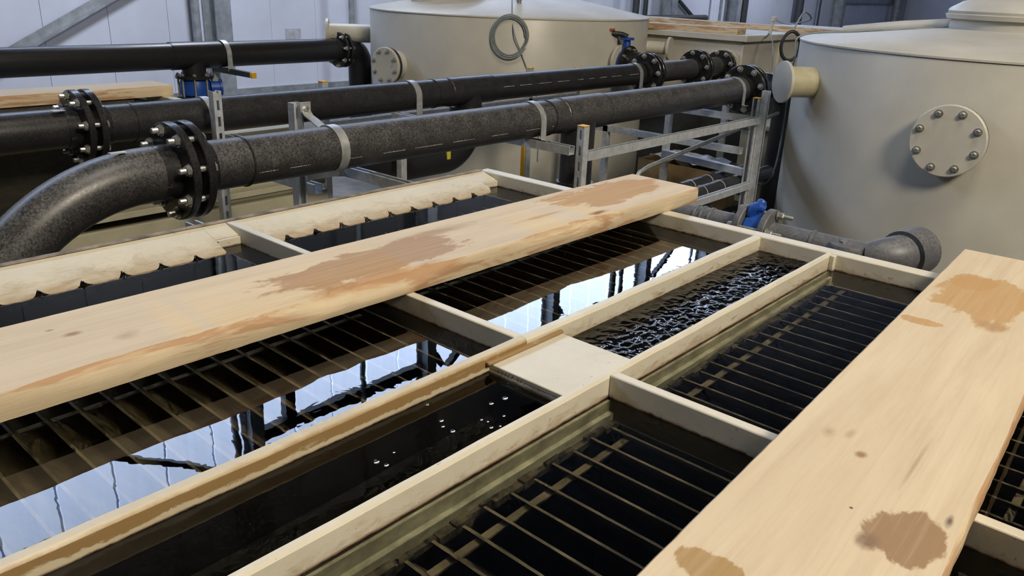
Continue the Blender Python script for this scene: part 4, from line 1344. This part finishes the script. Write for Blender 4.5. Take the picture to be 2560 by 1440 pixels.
plank('plank', -4.52, -2.2, 4.38, 0.24, 0.055, 0.0, RIM + 0.001, pine3, 'plank lying on the second tank near the left edge', 1, 0.004, 8, 60)

# ------------------------------------------------------------------ clutter under the pipes at the far side
cb = thing('cardboard_box', (-2.96, 5.4, 0.6205), 'open brown cardboard box under the pipes', 'box')
BA, BB, BC, BD, BE = -3.27, -2.66, 5.18, 5.60, 0.935
MB().box((BA, BC, 0.6205), (BB, BC + 0.006, BE)).build('box_side', M['cardboard'], cb)
MB().box((BA, BD - 0.006, 0.6205), (BB, BD, BE)).build('box_side', M['cardboard'], cb)
MB().box((BA, BC + 0.0065, 0.6205), (BA + 0.006, BD - 0.0065, BE)).build('box_side', M['cardboard'], cb)
MB().box((BB - 0.006, BC + 0.0065, 0.6205), (BB, BD - 0.0065, BE)).build('box_side', M['cardboard'], cb)
MB().box((BA + 0.0065, BC + 0.0065, 0.6205), (BB - 0.0065, BD - 0.0065, 0.63)).build('box_bottom', M['cardboard'], cb)
tbl = thing('low_bench', (-2.99, 5.42, 0), 'dark low bench carrying the cardboard box', 'bench')
MB().box((-3.34, 5.12, 0.58), (-2.64, 5.75, 0.62)).build('bench_top', M['steel_black'], tbl)
for (x, y) in ((-3.31, 5.15), (-2.67, 5.15), (-3.31, 5.72), (-2.67, 5.72)):
    MB().box((x - 0.02, y - 0.02, 0), (x + 0.02, y + 0.02, 0.58)).build('leg', M['steel_black'], tbl)
# crumpled sheet in the box
mb = MB()
vs, fs = [], []
n = 12
for i in range(n + 1):
    for j in range(n + 1):
        x = -3.20 + 0.50 * i / n
        y = 5.21 + 0.36 * j / n
        vs.append((x, y, 0.965 + 0.035 * mnoise.noise(Vector((x * 9, y * 9, 2))) + 0.02 * mnoise.noise(Vector((x * 25, y * 25, 5)))))
for i in range(n):
    for j in range(n):
        a = i * (n + 1) + j
        fs.append((a, a + 1, a + n + 2, a + n + 1))
tag(mb.add(vs, fs).build('plastic_sheet', M['plastic_sheet'], smooth=20), 'crumpled white plastic sheet in the cardboard box', 'sheet')
rk = thing('pipe_rack', (-2.46, 4.8, 0), 'low dark rack carrying loose black pipes', 'rack')
for y in (4.55, 5.05):
    MB().box((-2.62, y - 0.02, 0), (-2.58, y + 0.02, 0.85)).build('post', M['steel_black'], rk)
    MB().box((-2.62, y - 0.02, 0.85), (-2.305, y + 0.02, 0.885)).build('beam', M['steel_black'], rk)
for i, (x, y0, y1, lb) in enumerate(((-2.515, 4.50, 5.50, 'loose black pipe under the frame, farther of the pair'), (-2.385, 4.42, 5.50, 'loose black pipe under the frame, nearer of the pair'))):
    o = thing('loose_pipe', (x, 5.0, 0.886), lb, 'pipe', 'loose pipes on the rack')
    MB().lathe((x, y0, 0.937), (0, 1, 0), [(0, 0.046), (0, 0.05), (y1 - y0, 0.05), (y1 - y0, 0.046)], 20, caps=False).build('pipe_wall', M['pipe'], o)
    for yy in (y0 + 0.12, y0 + 0.35):
        ring(o, (x, yy, 0.937), (0, 1, 0), 0.0515, 0.006, M['label_silver'], 'marking_band')
# bent conduit rail
tag(MB().sweep([Vector((-2.42, 5.6, 1.34)), Vector((-2.42, 4.6, 1.245)), Vector((-2.42, 3.95, 1.18)), Vector((-2.42, 3.86, 1.16)), Vector((-2.42, 3.80, 1.10)), Vector((-2.42, 3.74, 0.98)), Vector((-2.42, 3.70, 0.6)), Vector((-2.42, 3.70, 0.0))], 0.013, 10).build('conduit', M['bolt_dull'], smooth=60),
    'thin bent metal conduit under the strut beam', 'pipe')
# pale crate behind the far end of the pipes
bx = thing('storage_bin', (-2.72, 6.5, 0), 'yellowish cream bin standing behind the far pipe flange', 'bin')
MB().box((-2.98, 6.22, 0.0), (-2.45, 6.9, 1.10)).build('bin_body', M['grp_olive'], bx, bevel=0.01)
MB().box((-3.01, 6.19, 1.1005), (-2.42, 6.93, 1.15)).build('bin_lid', M['grp_olive'], bx, bevel=0.01)
for z in (0.35, 0.75):
    MB().box((-3.0, 6.195, z), (-2.43, 6.219, z + 0.03)).build('bin_band', M['steel_dark'], bx)
